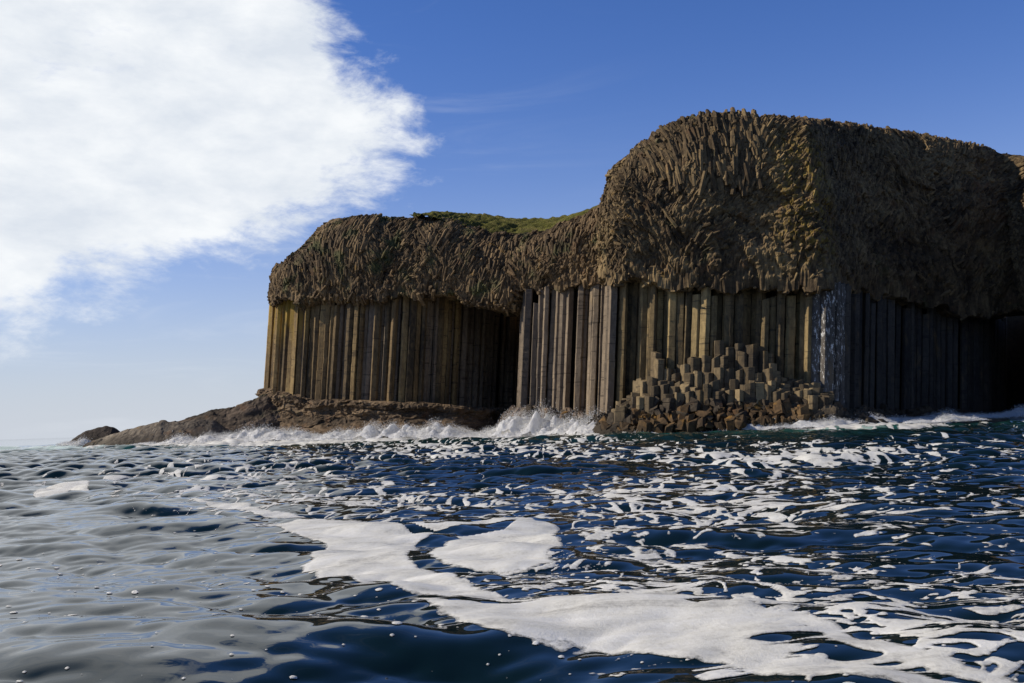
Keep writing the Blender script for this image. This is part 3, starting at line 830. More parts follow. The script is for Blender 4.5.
def chunk(rx, ry, rz, npts=13):
    """an angular broken block: convex hull of a few jittered points"""
    import bmesh
    bm = bmesh.new()
    for _ in range(npts):
        v = rng.normal(size=3); v /= np.abs(v).max() ** 0.65 * np.linalg.norm(v) ** 0.35
        bm.verts.new((v[0] * rx, v[1] * ry, v[2] * rz))
    bmesh.ops.convex_hull(bm, input=bm.verts)
    bmesh.ops.delete(bm, geom=[v for v in bm.verts if not v.link_faces], context='VERTS')
    bmesh.ops.bevel(bm, geom=list(bm.edges), offset=min(rx, rz) * 0.04, segments=1, affect='EDGES', clamp_overlap=True)
    bmesh.ops.recalc_face_normals(bm, faces=bm.faces)
    me = bpy.data.meshes.new('boulder'); bm.to_mesh(me); bm.free()
    return me
def boulders():
    lo = table([(600, 431), (660, 430), (720, 426), (780, 423), (835, 417), (862, 417)])
    hi = table([(600, 423), (612, 414), (640, 405), (700, 400), (760, 398), (800, 402), (835, 410), (862, 414)])
    Dn = table([(600, 106), (640, 101.6), (700, 99.6), (760, 98.7), (830, 97.9), (862, 104)])
    Df = table([(600, 110), (640, 104.6), (700, 102.8), (760, 101.8), (830, 100.6), (862, 107)])
    zone = ['under the left end of the stumps', 'under the middle of the stumps', 'under the right end of the stumps', 'below the white streaked columns']
    n = 0
    for row in range(8):
        f = row / 7
        px = 603.0 + random.uniform(0, 6)
        while px < 860:
            p_lo, p_hi = float(lo(px)), float(hi(px))
            fr = min(max(f + random.uniform(-0.08, 0.08), 0), 1)
            py = p_hi + (p_lo - p_hi) * fr
            D = float(Df(px) + (Dn(px) - Df(px)) * fr) + random.uniform(-0.3, 0.3)
            sz = random.choice([0.3, 0.36, 0.42, 0.5, 0.62, 0.85]) * (1.0 if row < 7 else 1.15)
            if px > 835: sz *= 0.8
            if not (px > 838 and row in (1, 3, 5)):
                P = at(px, py, D)
                tallb = random.uniform(0.55, 1.05)
                if random.random() < 0.62:
                    k_ = random.choice([5, 5, 6, 6, 4]); a0_ = random.random() * 6.28
                    poly = np.array([(sz * random.uniform(0.75, 1.05) * math.cos(a0_ + 6.283 * i / k_), sz * random.uniform(0.75, 1.05) * math.sin(a0_ + 6.283 * i / k_)) for i in range(k_)])
                    V, Fc = shaft(poly, -sz * tallb * 1.05, sz * tallb * 1.0, lean=0, chamfer=0.06, joint=(0.7, 1.2), topjit=0.3)
                    V += rng.normal(0, 0.03, V.shape)
                    me = bpy.data.meshes.new('boulder'); me.from_pydata([tuple(v) for v in V], [], Fc); me.update()
                else:
                    me = chunk(sz, sz * 0.95, sz * tallb, random.choice([10, 12, 14]))
                rust = fr + random.uniform(-0.3, 0.3) > 0.42 and px < 815
                me.materials.append(M['boulder_rust'] if rust else M['boulder_dark'])
                o = bpy.data.objects.new('boulder', me); COL.objects.link(o)
                o.location = (P[0], P[1], max(P[2], 0.05))
                o.rotation_euler = (random.gauss(0, .3), random.gauss(0, .3), random.uniform(0, 6.28))
                z = zone[0 if px < 660 else 1 if px < 740 else 2 if px < 812 else 3]
                lv = 'at the water edge' if fr > 0.8 else 'halfway up' if fr > 0.4 else 'high up'
                tag(o, f"{'rust brown' if rust else 'dark grey'} angular boulder {lv}, {z}", 'boulder', 'boulders heaped along the headland foot')
                n += 1
            px += sz * 1.32 * F / D * random.uniform(0.85, 1.35)
    print('boulders', n)
boulders()

# rust-weedy rocks at the foot of the grey columns
for px, py, D, s_, mt, lab in ((548, 416, 118.5, 1.0, 'boulder_rust', 'large rust brown rock above the surf at the foot of the grey columns'),
                           (566, 418, 117.0, 0.8, 'boulder_rust', 'smaller rust rock right beside the large one above the surf'),
                           (528, 412, 120, 0.9, 'boulder_dark', 'dark wet rock at the right lip of the cave mouth'),
                           (588, 421, 115.5, 0.7, 'boulder_dark', 'dark rock in the surf where the cliff meets the headland')):
    me = chunk(s_ * 1.3, s_, s_, 18); me.materials.append(M[mt])
    o = bpy.data.objects.new('shore_rock', me); COL.objects.link(o); o.location = tuple(at(px, py, D)); o.rotation_euler = (0, 0.1, random.random() * 3)
    tag(o, lab, 'rock')
me = chunk(3.2, 1.6, 0.75, 20); me.materials.append(M['skerry_pale'])
o = bpy.data.objects.new('washed_rock', me); COL.objects.link(o); o.location = tuple(water(978, 427) + np.array([0, 0, 0.25]))
tag(o, 'flat pale rock awash in foam before the dark cave', 'rock')

# ================================================================== LEFT ROCK SHELF AND SKERRIES
def ridge(name, pts, skyt, zw, mat, label, seed=0.0, cat='rock shelf', back=8.0, rough=1.0):
    c = pixcurve(pts, 420)
    s = np.arange(0, c.L, 0.2); P = c.p(s); N = c.nrm(s, 3)
    px = proj(np.column_stack([P, np.full(len(s), 3.0)]))[0]
    zr = np.maximum(zat(px, skyt(px), P), -0.3)
    q = np.linspace(-1, 1, 81)   # -1 seaward front, 1 back
    off = np.where(q < 0, -q * zw, -q * back)
    u = np.repeat(s[:, None], 81, 1) + seed; v = np.repeat(off[None, :], len(s), 0)
    sh = np.where(q < 0, 1 - np.abs(q) ** 1.15 * 1.12, 1 - np.abs(q) ** 2 * 1.3)
    Z = zr[:, None] * sh[None, :] - 0.25
    st = fbm(u / 7 + v / 9, v / 1.4, 3)
    f1, f2, ci, oa, ob = voro(u / 2.6, v / 1.4)
    Z = Z + rough * (0.35 * st * (1 - 0.5 * (np.abs(q) < 0.05))[None, :] + 0.22 * (ci - 0.5) - 0.12 * ob + 0.16 * (voro(u / 0.9 + st, v / 0.6)[2] - 0.5) + 0.10 * fbm(u / .5, v / .5, 3)) * np.clip(zr[:, None] / 2.0, 0.15, 1)
    X = P[:, None] + N[:, None] * off[None, :, None]
    o = mesh_np(name, np.dstack([X, Z]), gridfaces(len(s), 81), mat, None, False, {'tint': np.clip(0.5 + st, 0, 1)})
    tag(o, label, cat)
    return o
ridge('rock_shelf', [(146, 137), (185, 136), (215, 136), (245, 137), (275, 139), (300, 140)],
      table([(140, 432), (158, 425), (172, 420.5), (185, 416.5), (205, 410.5), (214, 407.5), (226, 407), (240, 402.5), (255, 398), (265, 393), (280, 392), (300, 396)]), 8.5, M['shelf'],
      'long low dark rock shelf sloping from the cliff foot down into the sea', 3.0)
ridge('skerry', [(94, 133), (125, 131.5), (150, 131), (178, 130.8), (210, 130.8), (232, 131)],
      table([(96, 438), (110, 433.5), (121, 429.7), (144, 423.5), (155, 420.3), (164, 419.3), (171, 421), (185, 419.5), (200, 417), (214, 419), (224, 427), (232, 438)]), 4.0, M['skerry_pale'],
      'mottled pale and ochre rock hump at the seaward end of the shelf', 40.0, 'rock', 5.0, 0.8)
ridge('skerry', [(70, 140), (85, 140), (100, 140), (118, 140), (124, 140)],
      table([(68, 441), (78, 434), (86, 429), (97, 425.5), (106, 424), (112, 425), (118, 429.5), (122, 436), (126, 441)]), 3.0, M['skerry_dark'],
      'small dark brown rock hump standing alone farthest out to sea', 60.0, 'rock', 5.0, 0.6)

# ================================================================== SEA
def band_field(L, n, lam0, lam1, direction, spread, seed):
    r = np.random.default_rng(seed)
    k = np.fft.fftfreq(n, L / n) * 2 * np.pi
    kx, ky = np.meshgrid(k, k, indexing='ij')
    kk = np.hypot(kx, ky) + 1e-9
    lam = 2 * np.pi / kk
    lc = math.sqrt(lam0 * lam1); sg = math.log(lam1 / lam0) / 2
    amp = np.exp(-(np.log(lam / lc) / sg) ** 2) * kk ** -0.6
    ang = np.arctan2(ky, kx) - direction
    amp *= (0.12 + np.abs(np.cos(ang)) ** spread)
    H = np.fft.fft2(r.normal(size=(n, n))) * amp
    H[0, 0] = 0
    h = np.real(np.fft.ifft2(H))
    sd = h.std()
    dx = np.real(np.fft.ifft2(-1j * kx / kk * H)); dy = np.real(np.fft.ifft2(-1j * ky / kk * H))
    return h / sd, dx / sd, dy / sd
def tile_sample(f, L, x, y):
    n = f.shape[0]
    gx, gy = (x / L) % 1 * n, (y / L) % 1 * n
    ix, iy = np.floor(gx).astype(int), np.floor(gy).astype(int)
    fx, fy = gx - ix, gy - iy
    ix %= n; iy %= n; jx = (ix + 1) % n; jy = (iy + 1) % n
    return (f[ix, iy] * (1 - fx) + f[jx, iy] * fx) * (1 - fy) + (f[ix, jy] * (1 - fx) + f[jx, jy] * fx) * fy
BANDS = [  # tile, n, lambda range, direction, spread, rms height, choppiness
    (143.0, 512, 9, 26, math.radians(75), 3, 0.085, 1.0),
    (61.0, 512, 2.6, 7, math.radians(100), 2, 0.055, 1.3),
    (23.0, 512, 0.9, 2.2, math.radians(70), 1.6, 0.030, 1.3),
    (9.7, 512, 0.3, 0.8, math.radians(110), 1.2, 0.006, 1.2),
]
FIELDS = [band_field(b[0], b[1], b[2], b[3], b[4], b[5], 100 + i) for i, b in enumerate(BANDS)]

def sea_height(x, y, spacing):
    r = np.hypot(x, y)
    z = np.zeros_like(x); ox = np.zeros_like(x); oy = np.zeros_like(x)
    chop = np.clip(0.8 + 1.2 * sst(r, 18, 60), 0, 2)
    for (L, n, l0, l1, d, s_, a, c), (h, dx, dy) in zip(BANDS, FIELDS):
        fade = np.clip(1.4 - spacing / (l0 * 0.65), 0, 1)
        A = a * fade * (chop if l1 < 8 else 1.0) * np.exp(-r / 3500)
        z += A * tile_sample(h, L, x, y)
        ox += A * c * tile_sample(dx, L, x, y); oy += A * c * tile_sample(dy, L, x, y)
    return z, ox, oy

rr = [2.2]
while rr[-1] < 150:
    r_ = rr[-1]
    rr.append(r_ + max(0.016, min(r_ * r_ / (F * 1.9) * 0.62, 0.0027 * r_ + 0.02)))
while rr[-1] < 300: rr.append(rr[-1] * 1.006)
while rr[-1] < 45000: rr.append(rr[-1] * 1.06)
rr = np.array(rr)
th_f = np.radians(np.linspace(-33, 33, 980))
th_c = np.radians(np.linspace(33, 327, 150))[1:-1]
th = np.concatenate([th_f, th_c, [th_f[0] + 2 * math.pi]])
Rg, Tg = np.meshgrid(rr, th, indexing='ij')
x0, y0 = Rg * np.sin(Tg), Rg * np.cos(Tg)
spc = np.repeat(np.gradient(rr)[:, None], len(th), 1)
spc = np.where(np.abs(((Tg + math.pi) % (2 * math.pi)) - math.pi) > math.radians(33.2), Rg * 0.035, spc)
z_, ox, oy = sea_height(x0, y0, spc)
# low swell running in and raised wash against the shore
shore = Curve([at(px, 430, D)[:2] for px, D in ((-60, 150), (60, 137), (105, 130), (180, 127), (260, 127), (330, 122), (420, 119), (480, 119), (520, 117), (560, 114), (595, 109), (612, 103.5), (700, 100), (780, 98.4), (835, 97.8), (860, 102), (900, 112), (960, 116), (1010, 117), (1060, 108), (1130, 100))], 0.5)
def shore_dist(x, y):
    cx = shore.C
    out = np.full(x.shape, 1e3)
    near = (np.hypot(x, y) > 60) & (np.hypot(x, y) < 200) & (y > 40) & (np.abs(x) < 90)
    X, Y = x[near], y[near]
    best = np.full(X.shape, 1e9)
    for p in cx[::4]:
        best = np.minimum(best, (X - p[0]) ** 2 + (Y - p[1]) ** 2)
    out[near] = np.sqrt(best)
    return out
sd = shore_dist(x0, y0)
pxs, pys, ds = proj(np.stack([x0, y0, np.zeros_like(x0)], -1))
ang_px = 512 + np.tan(np.clip(Tg, -1.2, 1.2)) * F
rise = np.interp(ang_px, [0, 300, 450, 620, 760, 850, 930, 1024], [0.75, 0.7, 0.45, 0.25, 0.5, 0.8, 0.85, 1.05])
z_ += rise * np.exp(-(sd / 6.0) ** 2) * (1 + 0.35 * fbm(x0 / 5, y0 / 5, 3))
# a swell line in front of the surf
wl = np.interp(ang_px, [0, 200, 400, 520, 640, 800, 1024], [0.3, 0.3, 0.35, 0.5, 0.45, 0.3, 0.3])
z_ += wl * np.exp(-((sd - 13 - 2.5 * fbm(x0 / 12, y0 / 12, 2)) / 2.6) ** 2)
# the one steep ripple at the left
q1 = water(np.array([20.0, 100.0, 190.0]), np.array([503.0, 500.0, 508.0]))
cv = Curve(q1[:, :2], 0.2)
dx_ = np.full(x0.shape, 1e3)
nr = (Rg < 40)
b = np.full(int(nr.sum()), 1e9); X, Y = x0[nr], y0[nr]
for p in cv.C[::2]: b = np.minimum(b, (X - p[0]) ** 2 + (Y - p[1]) ** 2)
dx_[nr] = np.sqrt(b)
z_ += 0.11 * np.exp(-(dx_ / 0.8) ** 2)
aer = np.clip(1.05 * np.exp(-(sd / 5.5) ** 2) + 0.35 * np.exp(-(sd / 16.0) ** 2) + 0.0, 0, 1.2) * np.clip(0.8 + 0.9 * fbm(x0 / 3, y0 / 6, 4), 0.1, 1.3)
SEA = np.stack([x0 + ox, y0 + oy, z_], -1)
sea = mesh_np('sea', SEA, gridfaces(*x0.shape), M['water'], None, True, {'aer': aer})
tag(sea, kind='structure')
print('sea verts', x0.size, 'rows', len(rr))

# ------------------------------------------------------------------ foam floating on the sea
def poly_sdf(px, py, poly):
    P = np.asarray(poly, float); Q = np.roll(P, -1, 0)
    d = np.full(px.shape, 1e9); ins = np.zeros(px.shape, bool)
    for (ax, ay), (bx, by) in zip(P, Q):
        ex, ey = bx - ax, by - ay
        wx, wy = px - ax, py - ay
        t = np.clip((wx * ex + wy * ey) / (ex * ex + ey * ey + 1e-9), 0, 1)
        d = np.minimum(d, (wx - ex * t) ** 2 + (wy - ey * t) ** 2)
        c = ((ay <= py) & (by > py)) | ((by <= py) & (ay > py))
        xi = ax + (py - ay) / np.where(by - ay == 0, 1e-9, by - ay) * ex
        ins ^= c & (px < xi)
    return np.where(ins, 1, -1) * np.sqrt(d)
def wpoly(pts):
    a = np.asarray(pts, float)
    return water(a[:, 0], a[:, 1])[:, :2]
MATS = [
  # the great curling mat in the middle
  [(262, 525), (300, 522.5), (345, 523), (395, 526), (432, 527), (470, 524), (500, 520), (530, 519), (556, 524), (562, 545), (556, 562), (530, 567), (480, 567), (448, 563), (434, 554), (442, 541), (462, 534), (440, 531.5), (420, 537), (411, 548), (424, 563), (446, 578), (480, 592),
   (520, 601), (570, 601), (620, 602), (660, 606), (700, 612), (740, 610), (790, 620), (840, 634), (900, 648), (960, 662), (1010, 674), (1060, 684), (1120, 720), (1000, 700), (900, 688), (840, 680), (780, 672), (720, 660), (640, 650), (570, 645), (500, 646), (470, 640), (440, 622), (415, 604), (470, 609), (500, 607), (430, 600), (385, 592), (350, 577), (318, 571), (309, 558), (322, 547), (330, 539), (290, 531)],
  [(30, 493.5), (60, 490), (85, 488.5), (92, 491), (70, 497), (35, 499)],
  [(185, 500), (230, 508), (290, 515), (345, 519), (370, 520), (330, 522), (270, 519), (215, 512)],
]
WM = [wpoly(p) for p in MATS]
DENS = np.array([  # how much lace lies on the water: rows of image height 436..690, columns 0..1024
 # 0    85   170  256  341  427  512  597  683  768  853  939  1024
 [0.25,0.25,0.25,0.30,0.30,0.25,0.20,0.12,0.05,0.05,0.05,0.10,0.15],   # 436
 [0.12,0.12,0.15,0.20,0.45,0.80,0.75,0.62,0.45,0.62,0.62,0.60,0.60],   # 452
 [0.10,0.12,0.18,0.30,0.40,0.15,0.05,0.25,0.50,0.72,0.50,0.40,0.40],   # 466
 [0.10,0.20,0.45,0.50,0.45,0.30,0.10,0.40,0.58,0.50,0.40,0.36,0.38],   # 482
 [0.12,0.22,0.52,0.55,0.50,0.42,0.35,0.58,0.55,0.42,0.30,0.26,0.30],   # 500
 [0.02,0.05,0.18,0.48,0.50,0.42,0.60,0.68,0.60,0.48,0.36,0.32,0.34],   # 520
 [0.02,0.02,0.02,0.05,0.15,0.30,0.58,0.66,0.60,0.50,0.42,0.38,0.38],   # 545
 [0.02,0.02,0.02,0.03,0.10,0.25,0.58,0.66,0.62,0.58,0.52,0.46,0.42],   # 575
 [0.02,0.02,0.02,0.03,0.05,0.10,0.20,0.55,0.80,0.84,0.82,0.74,0.62],   # 605
 [0.02,0.02,0.02,0.03,0.03,0.05,0.10,0.25,0.60,0.84,0.88,0.86,0.80],   # 640
 [0.02,0.02,0.02,0.03,0.03,0.03,0.03,0.05,0.10,0.30,0.55,0.80,0.85],   # 683
])
DR = [436, 452, 466, 482, 500, 520, 545, 575, 605, 640, 683]
DX = np.linspace(0, 1024, 13)
nf = len(th_f); nrow = int(np.searchsorted(rr, 141.0))
fx, fy = x0[:nrow, :nf], y0[:nrow, :nf]
fr_ = Rg[:nrow, :nf]
fpx = pxs[:nrow, :nf]; fpy = pys[:nrow, :nf]
# row index measured from the tilted horizon, so that it follows the water plane
ri = np.interp(fpy, DR, np.arange(len(DR))); ci_ = np.clip(fpx / 1024 * 12, 0, 12)
a0, c0 = np.clip(np.floor(ri).astype(int), 0, len(DR) - 2), np.clip(np.floor(ci_).astype(int), 0, 11)
ta, tc = ri - a0, ci_ - c0
dens = (DENS[a0, c0] * (1 - tc) + DENS[a0, c0 + 1] * tc) * (1 - ta) + (DENS[a0 + 1, c0] * (1 - tc) + DENS[a0 + 1, c0 + 1] * tc) * ta
dens = dens + 0.11 * sst(dens, 0.08, 0.22) * (1 - sst(dens, 0.6, 0.8)) + 0.06 * sst(fpx, 120, 200) * (1 - sst(fpx, 480, 560)) * (1 - sst(fpy, 508, 520))
# warped coordinates: strands drawn out by the eddies
wx = fx + 0.55 * fbm(fx / 1.6, fy / 1.6, 3) + 1.2 * fbm(fx / 6, fy / 6, 2, TAB2)
wy = fy + 0.55 * fbm(fx / 1.6 + 31, fy / 1.6, 3, TAB2) + 1.2 * fbm(fx / 6 + 11, fy / 6 + 7, 2)
k1 = sst(fr_, 11, 20); k2 = sst(fr_, 24, 46)
SETS = [(0.26, 0.28, 1 - k1), (0.38, 0.62, k1 * (1 - k2)), (0.5, 1.4, k2)]   # broken finer by the smaller waves near by
n1 = sum(w_ * fbm(wx / a_, wy / b_, 4, TAB3, 0.55) for a_, b_, w_ in SETS)
n1 = 0.8 * n1 + 0.4 * fbm(wx / 4.5, wy / 5.5, 3, TAB)
n2 = sum(w_ * np.abs(fbm(wx / (a_ * 1.15) + 5, wy / (b_ * 0.8) + 3, 3, TAB, 0.5)) for a_, b_, w_ in SETS)
n3 = fbm(fx / 0.16, fy / 0.3, 2, TAB2) * (1 - sst(fr_, 10, 18))
far = sst(fr_, 14, 60)
lace = 0.68 * n1 + 1.9 * (0.17 - n2) + 0.06 * n3
thr = np.interp(dens, [0, 0.15, 0.3, 0.5, 0.7, 0.85, 1.0], [0.9, 0.48, 0.34, 0.2, 0.02, -0.2, -0.6])
val = lace - thr
for poly in WM:
    lo_, hi_ = poly.min(0) - 1.5, poly.max(0) + 1.5
    box = (fx > lo_[0]) & (fx < hi_[0]) & (fy > lo_[1]) & (fy < hi_[1])
    sdv = np.full(fx.shape, -2.0)
    scl = 0.10
    ex = fx[box] + 0.2 * fbm(fx[box] / 0.7, fy[box] / 0.7, 4, TAB, 0.5); ey = fy[box] + 0.26 * fbm(fx[box] / 0.7 + 9, fy[box] / 0.7, 4, TAB2, 0.5)
    sdv[box] = poly_sdf(ex, ey, poly)
    holes = 0.10 * (n2[box] * 1.4) + 0.12 * np.clip(n1[box] - 0.25, 0, 1)
    edge = np.clip(sdv[box] * 2.2, -2, 0.45) - np.where(sdv[box] > 0, np.clip(0.42 - 1.9 * (0.5 - n1[box] * 0.5), 0, 1) * 0.2, 0)
    torn = sst(fpx[box], 690, 840) * sst(np.abs(sdv[box]), 0.05, 0.5) * np.clip(0.55 - 1.1 * (n1[box] + 0.9 * (n2[box] - 0.12) * -1 + 0.32), 0, 1.2)
    val[box] = np.maximum(val[box], edge - torn)
# open dark channels inside the curl
for ch in ([(395, 526.5), (440, 529.2), (500, 524.5), (515, 522.5), (500, 528), (450, 533), (415, 530)],
           [(405, 598), (440, 601.5), (500, 605.5), (540, 605), (500, 608.3), (440, 606)]):
    sdv = poly_sdf(fx, fy, wpoly(ch)); val = np.where(sdv > -0.04, np.minimum(val, -sdv * 2 - 0.05 + 0.25 * n1 * 0), val)
# scattered bubbles near the boat
f1, f2, cid, oa, ob = voro(fx / 0.21, fy / 0.21, jit=0.95)
rad = 0.05 + 0.16 * TAB2[(np.floor(fx / 0.34).astype(int)) & 255, (np.floor(fy / 0.34).astype(int)) & 255] ** 3
bub = np.where(cid > 0.5, 0.03 + 0.09 * ((cid - 0.5) / 0.5) + ((cid - 0.5) / 0.5) ** 6 * 0.15 - f1, -1) + 0.3 * np.minimum(fbm(fx / 1.1 + 9, fy / 1.1, 3), 0) - 2 * (fpy < 545)
val = np.maximum(val, bub * 3)

def iso_mesh(P, val, lift):
    nu, nv = val.shape
    V = P.reshape(-1, 3).copy(); f = val.ravel()
    q = gridfaces(nu, nv)
    keep = (f[q] > 0).any(1); q = q[keep]
    T = np.vstack([q[:, [0, 1, 2]], q[:, [0, 2, 3]]])
    pos = f[T] > 0; c = pos.sum(1)
    newV = []; 
    full = T[c == 3]
    tris = [full]; edges_a, edges_b = [], []
    def rot(T, m):   # bring the odd vertex first
        k = np.argmax(m, 1); i = np.arange(len(T))
        return np.stack([T[i, k], T[i, (k + 1) % 3], T[i, (k + 2) % 3]], 1)
    one = rot(T[c == 1], pos[c == 1]); two = rot(T[c == 2], ~pos[c == 2])
    E = np.vstack([one[:, [0, 1]], one[:, [0, 2]], two[:, [0, 1]], two[:, [0, 2]]])
    Es = np.sort(E, 1); key = Es[:, 0].astype(np.int64) * len(V) + Es[:, 1]
    uk, inv = np.unique(key, return_inverse=True)
    a, b_ = uk // len(V), uk % len(V)
    t = f[a] / (f[a] - f[b_] + 1e-12)
    NV = V[a] + (V[b_] - V[a]) * t[:, None]
    idx = inv + len(V)
    n1_, n2_ = len(one), len(two)
    e1, e2, e3, e4 = idx[:n1_], idx[n1_:2 * n1_], idx[2 * n1_:2 * n1_ + n2_], idx[2 * n1_ + n2_:]
    tris.append(np.stack([one[:, 0], e1, e2], 1))
    tris.append(np.stack([e3, two[:, 1], two[:, 2]], 1)); tris.append(np.stack([e3, two[:, 2], e4], 1))
    allV = np.vstack([V, NV]); allT = np.vstack(tris)
    th_ = np.concatenate([np.clip(f, 0, 0.2) * 0.04, np.zeros(len(NV))]); thick = np.concatenate([np.clip(f, 0, 1), np.zeros(len(NV))])
    allV[:, 2] += lift + th_
    used = np.unique(allT); mp = np.zeros(len(allV), int); mp[used] = np.arange(len(used))
    iso_mesh.thick = thick[used]
    return allV[used], mp[allT]
sdn = sd[:nrow, :nf]
wash = np.interp(fpx, [0, 60, 150, 200, 480, 600, 615, 700, 780, 850, 1024], [0.1, 0.7, 0.9, 1.5, 1.5, 1.4, 0.5, 0.45, 0.9, 1.3, 1.4])
reach = np.interp(fpx, [0, 150, 480, 600, 620, 800, 900, 1024], [4, 8, 9, 7, 2.5, 4.0, 8, 9])
val = np.maximum(val, np.where(sdn < 30, 1.1 * wash - sdn / reach + 0.9 * n1 - 0.55, -1))
FV, FT = iso_mesh(SEA[:nrow, :nf], val, 0.006)
foam = mesh_np('sea_foam', FV, FT[:, ::-1], M['foam'], None, True, {'thick': iso_mesh.thick})
nz = np.cross(FV[FT[:, 1]] - FV[FT[:, 0]], FV[FT[:, 2]] - FV[FT[:, 0]])[:, 2].mean()
if nz < 0: pass
else: foam.data.flip_normals()
tag(foam, 'white foam mats and lace drifting on the dark blue sea', 'sea foam', kind='stuff')
print('foam tris', len(FT))

# ------------------------------------------------------------------ surf along the rocks
def surf(name, pts, hpx, wpx, label, seed, drops, puffs=60):
    """pts: (px, py of the waterline, ...) on the water; hpx: height in m over px; wpx: half width in m"""
    c = Curve([at(px, 430, D)[:2] for px, D in pts], 0.2)
    s = np.arange(0, c.L, 0.11); P = c.p(s); N = c.nrm(s, 3)
    px = proj(np.column_stack([P, np.full(len(s), 0.5)]))[0]
    h, w = hpx(px), wpx(px)
    # a burst is many small puffs of foam piled up, thinning to single drops
    mod = np.clip(0.8 + 0.7 * fbm(s / 4.5 + seed, s * 0 + seed, 3), 0.3, 1.3) * (0.9 + 0.25 * vnoise(s / 0.9, s * 0 + 2.2))
    hh = h * np.clip(mod, 0.1, 1.4)
    area = (w * (0.5 + hh)); area = area / area.sum()
    npf = int(puffs * 9 * c.L)
    k = rng.choice(len(s), npf, p=area)
    q = rng.uniform(-1, 1, npf)
    top = hh[k] * np.clip(1 - np.abs(q) ** 1.7, 0, 1)
    f = 0.75 + 0.5 * rng.random(npf) ** 1.6
    R_ = (0.03 + 0.05 * rng.random(npf) ** 2) * (0.75 + 0.35 * np.clip(h[k], 0, 2)) * (1.25 - 0.75 * f)
    C = np.column_stack([P[k] + N[k] * (q * w[k])[:, None] + rng.normal(0, 0.12, (npf, 2)), rise_at(px[k]) + top * f * 1.05])
    keep = fbm(C[:, 0] / 0.9, C[:, 1] / 0.9 + seed, 3) + 0.55 * np.clip(h[k] - 0.3, 0, 1) > -0.22
    C, R_ = C[keep], R_[keep]
    tet = np.array([(0, 0, 1.0), (0.94, 0, -0.33), (-0.47, 0.82, -0.33), (-0.47, -0.82, -0.33)])
    tf = np.array([(0, 1, 2), (0, 2, 3), (0, 3, 1), (1, 3, 2)])
    Vp = C[:, None, :] + tet[None] * R_[:, None, None] * rng.uniform(0.6, 1.5, (len(C), 4, 3))
    Tp = tf[None] + (np.arange(len(C)) * 4)[:, None, None]
    parts = [Vp.reshape(-1, 3)]; tris = [Tp.reshape(-1, 3)]; nb = len(parts[0])
    qm = np.linspace(-1, 1, 48)
    Xm = P[:, None] + N[:, None] * (qm[None, :, None] * w[:, None, None])
    um = np.repeat(s[:, None], 48, 1) + seed; vm = qm[None, :] * w[:, None]
    envm = np.clip(1 - np.abs(qm) ** 1.8, 0, 1)[None, :]
    zm = hh[:, None] * 0.95 * envm * (0.75 + 0.5 * fbm(um / 1.4, vm / 1.4, 3)) + 0.10 * fbm(um / .3, vm / .3, 3, TAB2) * np.clip(hh[:, None], 0, 1) + rise_at(px)[:, None]
    cut = 0.5 * fbm(um / 1.6, vm / 1.0, 4, TAB3) + envm * 1.5 - 0.5 + 0.25 * np.clip(h[:, None] - 0.3, 0, 1)
    Vm, Tm = iso_mesh(np.dstack([Xm, zm]), cut, 0.02)
    parts.append(Vm); tris.append(Tm + nb); nb += len(Vm)
    ico = np.array([(0, 0, 1.0), (0.94, 0, -0.33), (-0.47, 0.82, -0.33), (-0.47, -0.82, -0.33)])
    if drops:
        pr = hh ** 2; pr = pr / pr.sum()
        k = rng.choice(len(s), drops, p=pr)
        qq = rng.normal(0, 0.3, drops).clip(-0.9, 0.9)
        hd = hh[k] * (0.5 + np.abs(rng.normal(0, 0.36, drops)))
        C = np.column_stack([P[k] + N[k] * (qq * w[k])[:, None], hd + rise_at(px[k])])
        C[:, 0] += rng.normal(0, 0.3, drops)
        sz = 0.015 + 0.07 * rng.random(drops) ** 3
        Vd = C[:, None, :] + ico[None] * sz[:, None, None] * rng.uniform(0.7, 1.4, (drops, 4, 1))
        Td = np.array([(0, 1, 2), (0, 2, 3), (0, 3, 1), (1, 3, 2)])[None] + (np.arange(drops) * 4)[:, None, None] + nb
        parts.append(Vd.reshape(-1, 3)); tris.append(Td.reshape(-1, 3))
    o = mesh_np(name, np.vstack(parts), np.vstack(tris), M['surf'], None, True)
    tag(o, label, 'surf', kind='stuff')
    return o
def rise_at(px):
    return np.interp(px, [0, 300, 450, 620, 760, 850, 930, 1024], [0.75, 0.7, 0.45, 0.25, 0.5, 0.8, 0.85, 1.05]) * 0.85
surf('surf', [(150, 128), (200, 127.5), (260, 127), (330, 122.5), (420, 119.5), (480, 118.5), (520, 116.5), (560, 113.5), (590, 109.8), (606, 106)],
     table([(150, 0.6), (175, 1.7), (250, 2.1), (330, 2.2), (400, 2.1), (450, 2.2), (478, 2.2), (500, 2.9), (520, 2.6), (538, 3.3), (560, 2.7), (580, 3.0), (596, 2.8), (606, 0.9)]),
     table([(150, 1.2), (180, 3.0), (300, 4.5), (420, 4.2), (500, 4.2), (600, 2.6)]), 'thick white surf bursting at the foot of the lower cliff', 0.0, 5000, 90)
surf('surf', [(604, 103.5), (625, 102.5), (645, 101.5), (700, 100), (760, 98.8), (800, 98.2), (835, 97.6), (850, 98.5)],
     table([(604, 0.25), (620, 0.5), (640, 0.5), (680, 0.2), (720, 0.5), (760, 0.8), (800, 0.85), (835, 1.0), (850, 0.6)]),
     table([(604, 0.8), (640, 0.8), (700, 0.6), (760, 1.1), (835, 1.4), (850, 0.8)]), 'thin white surf washing the boulders below the stumps', 20.0, 500)
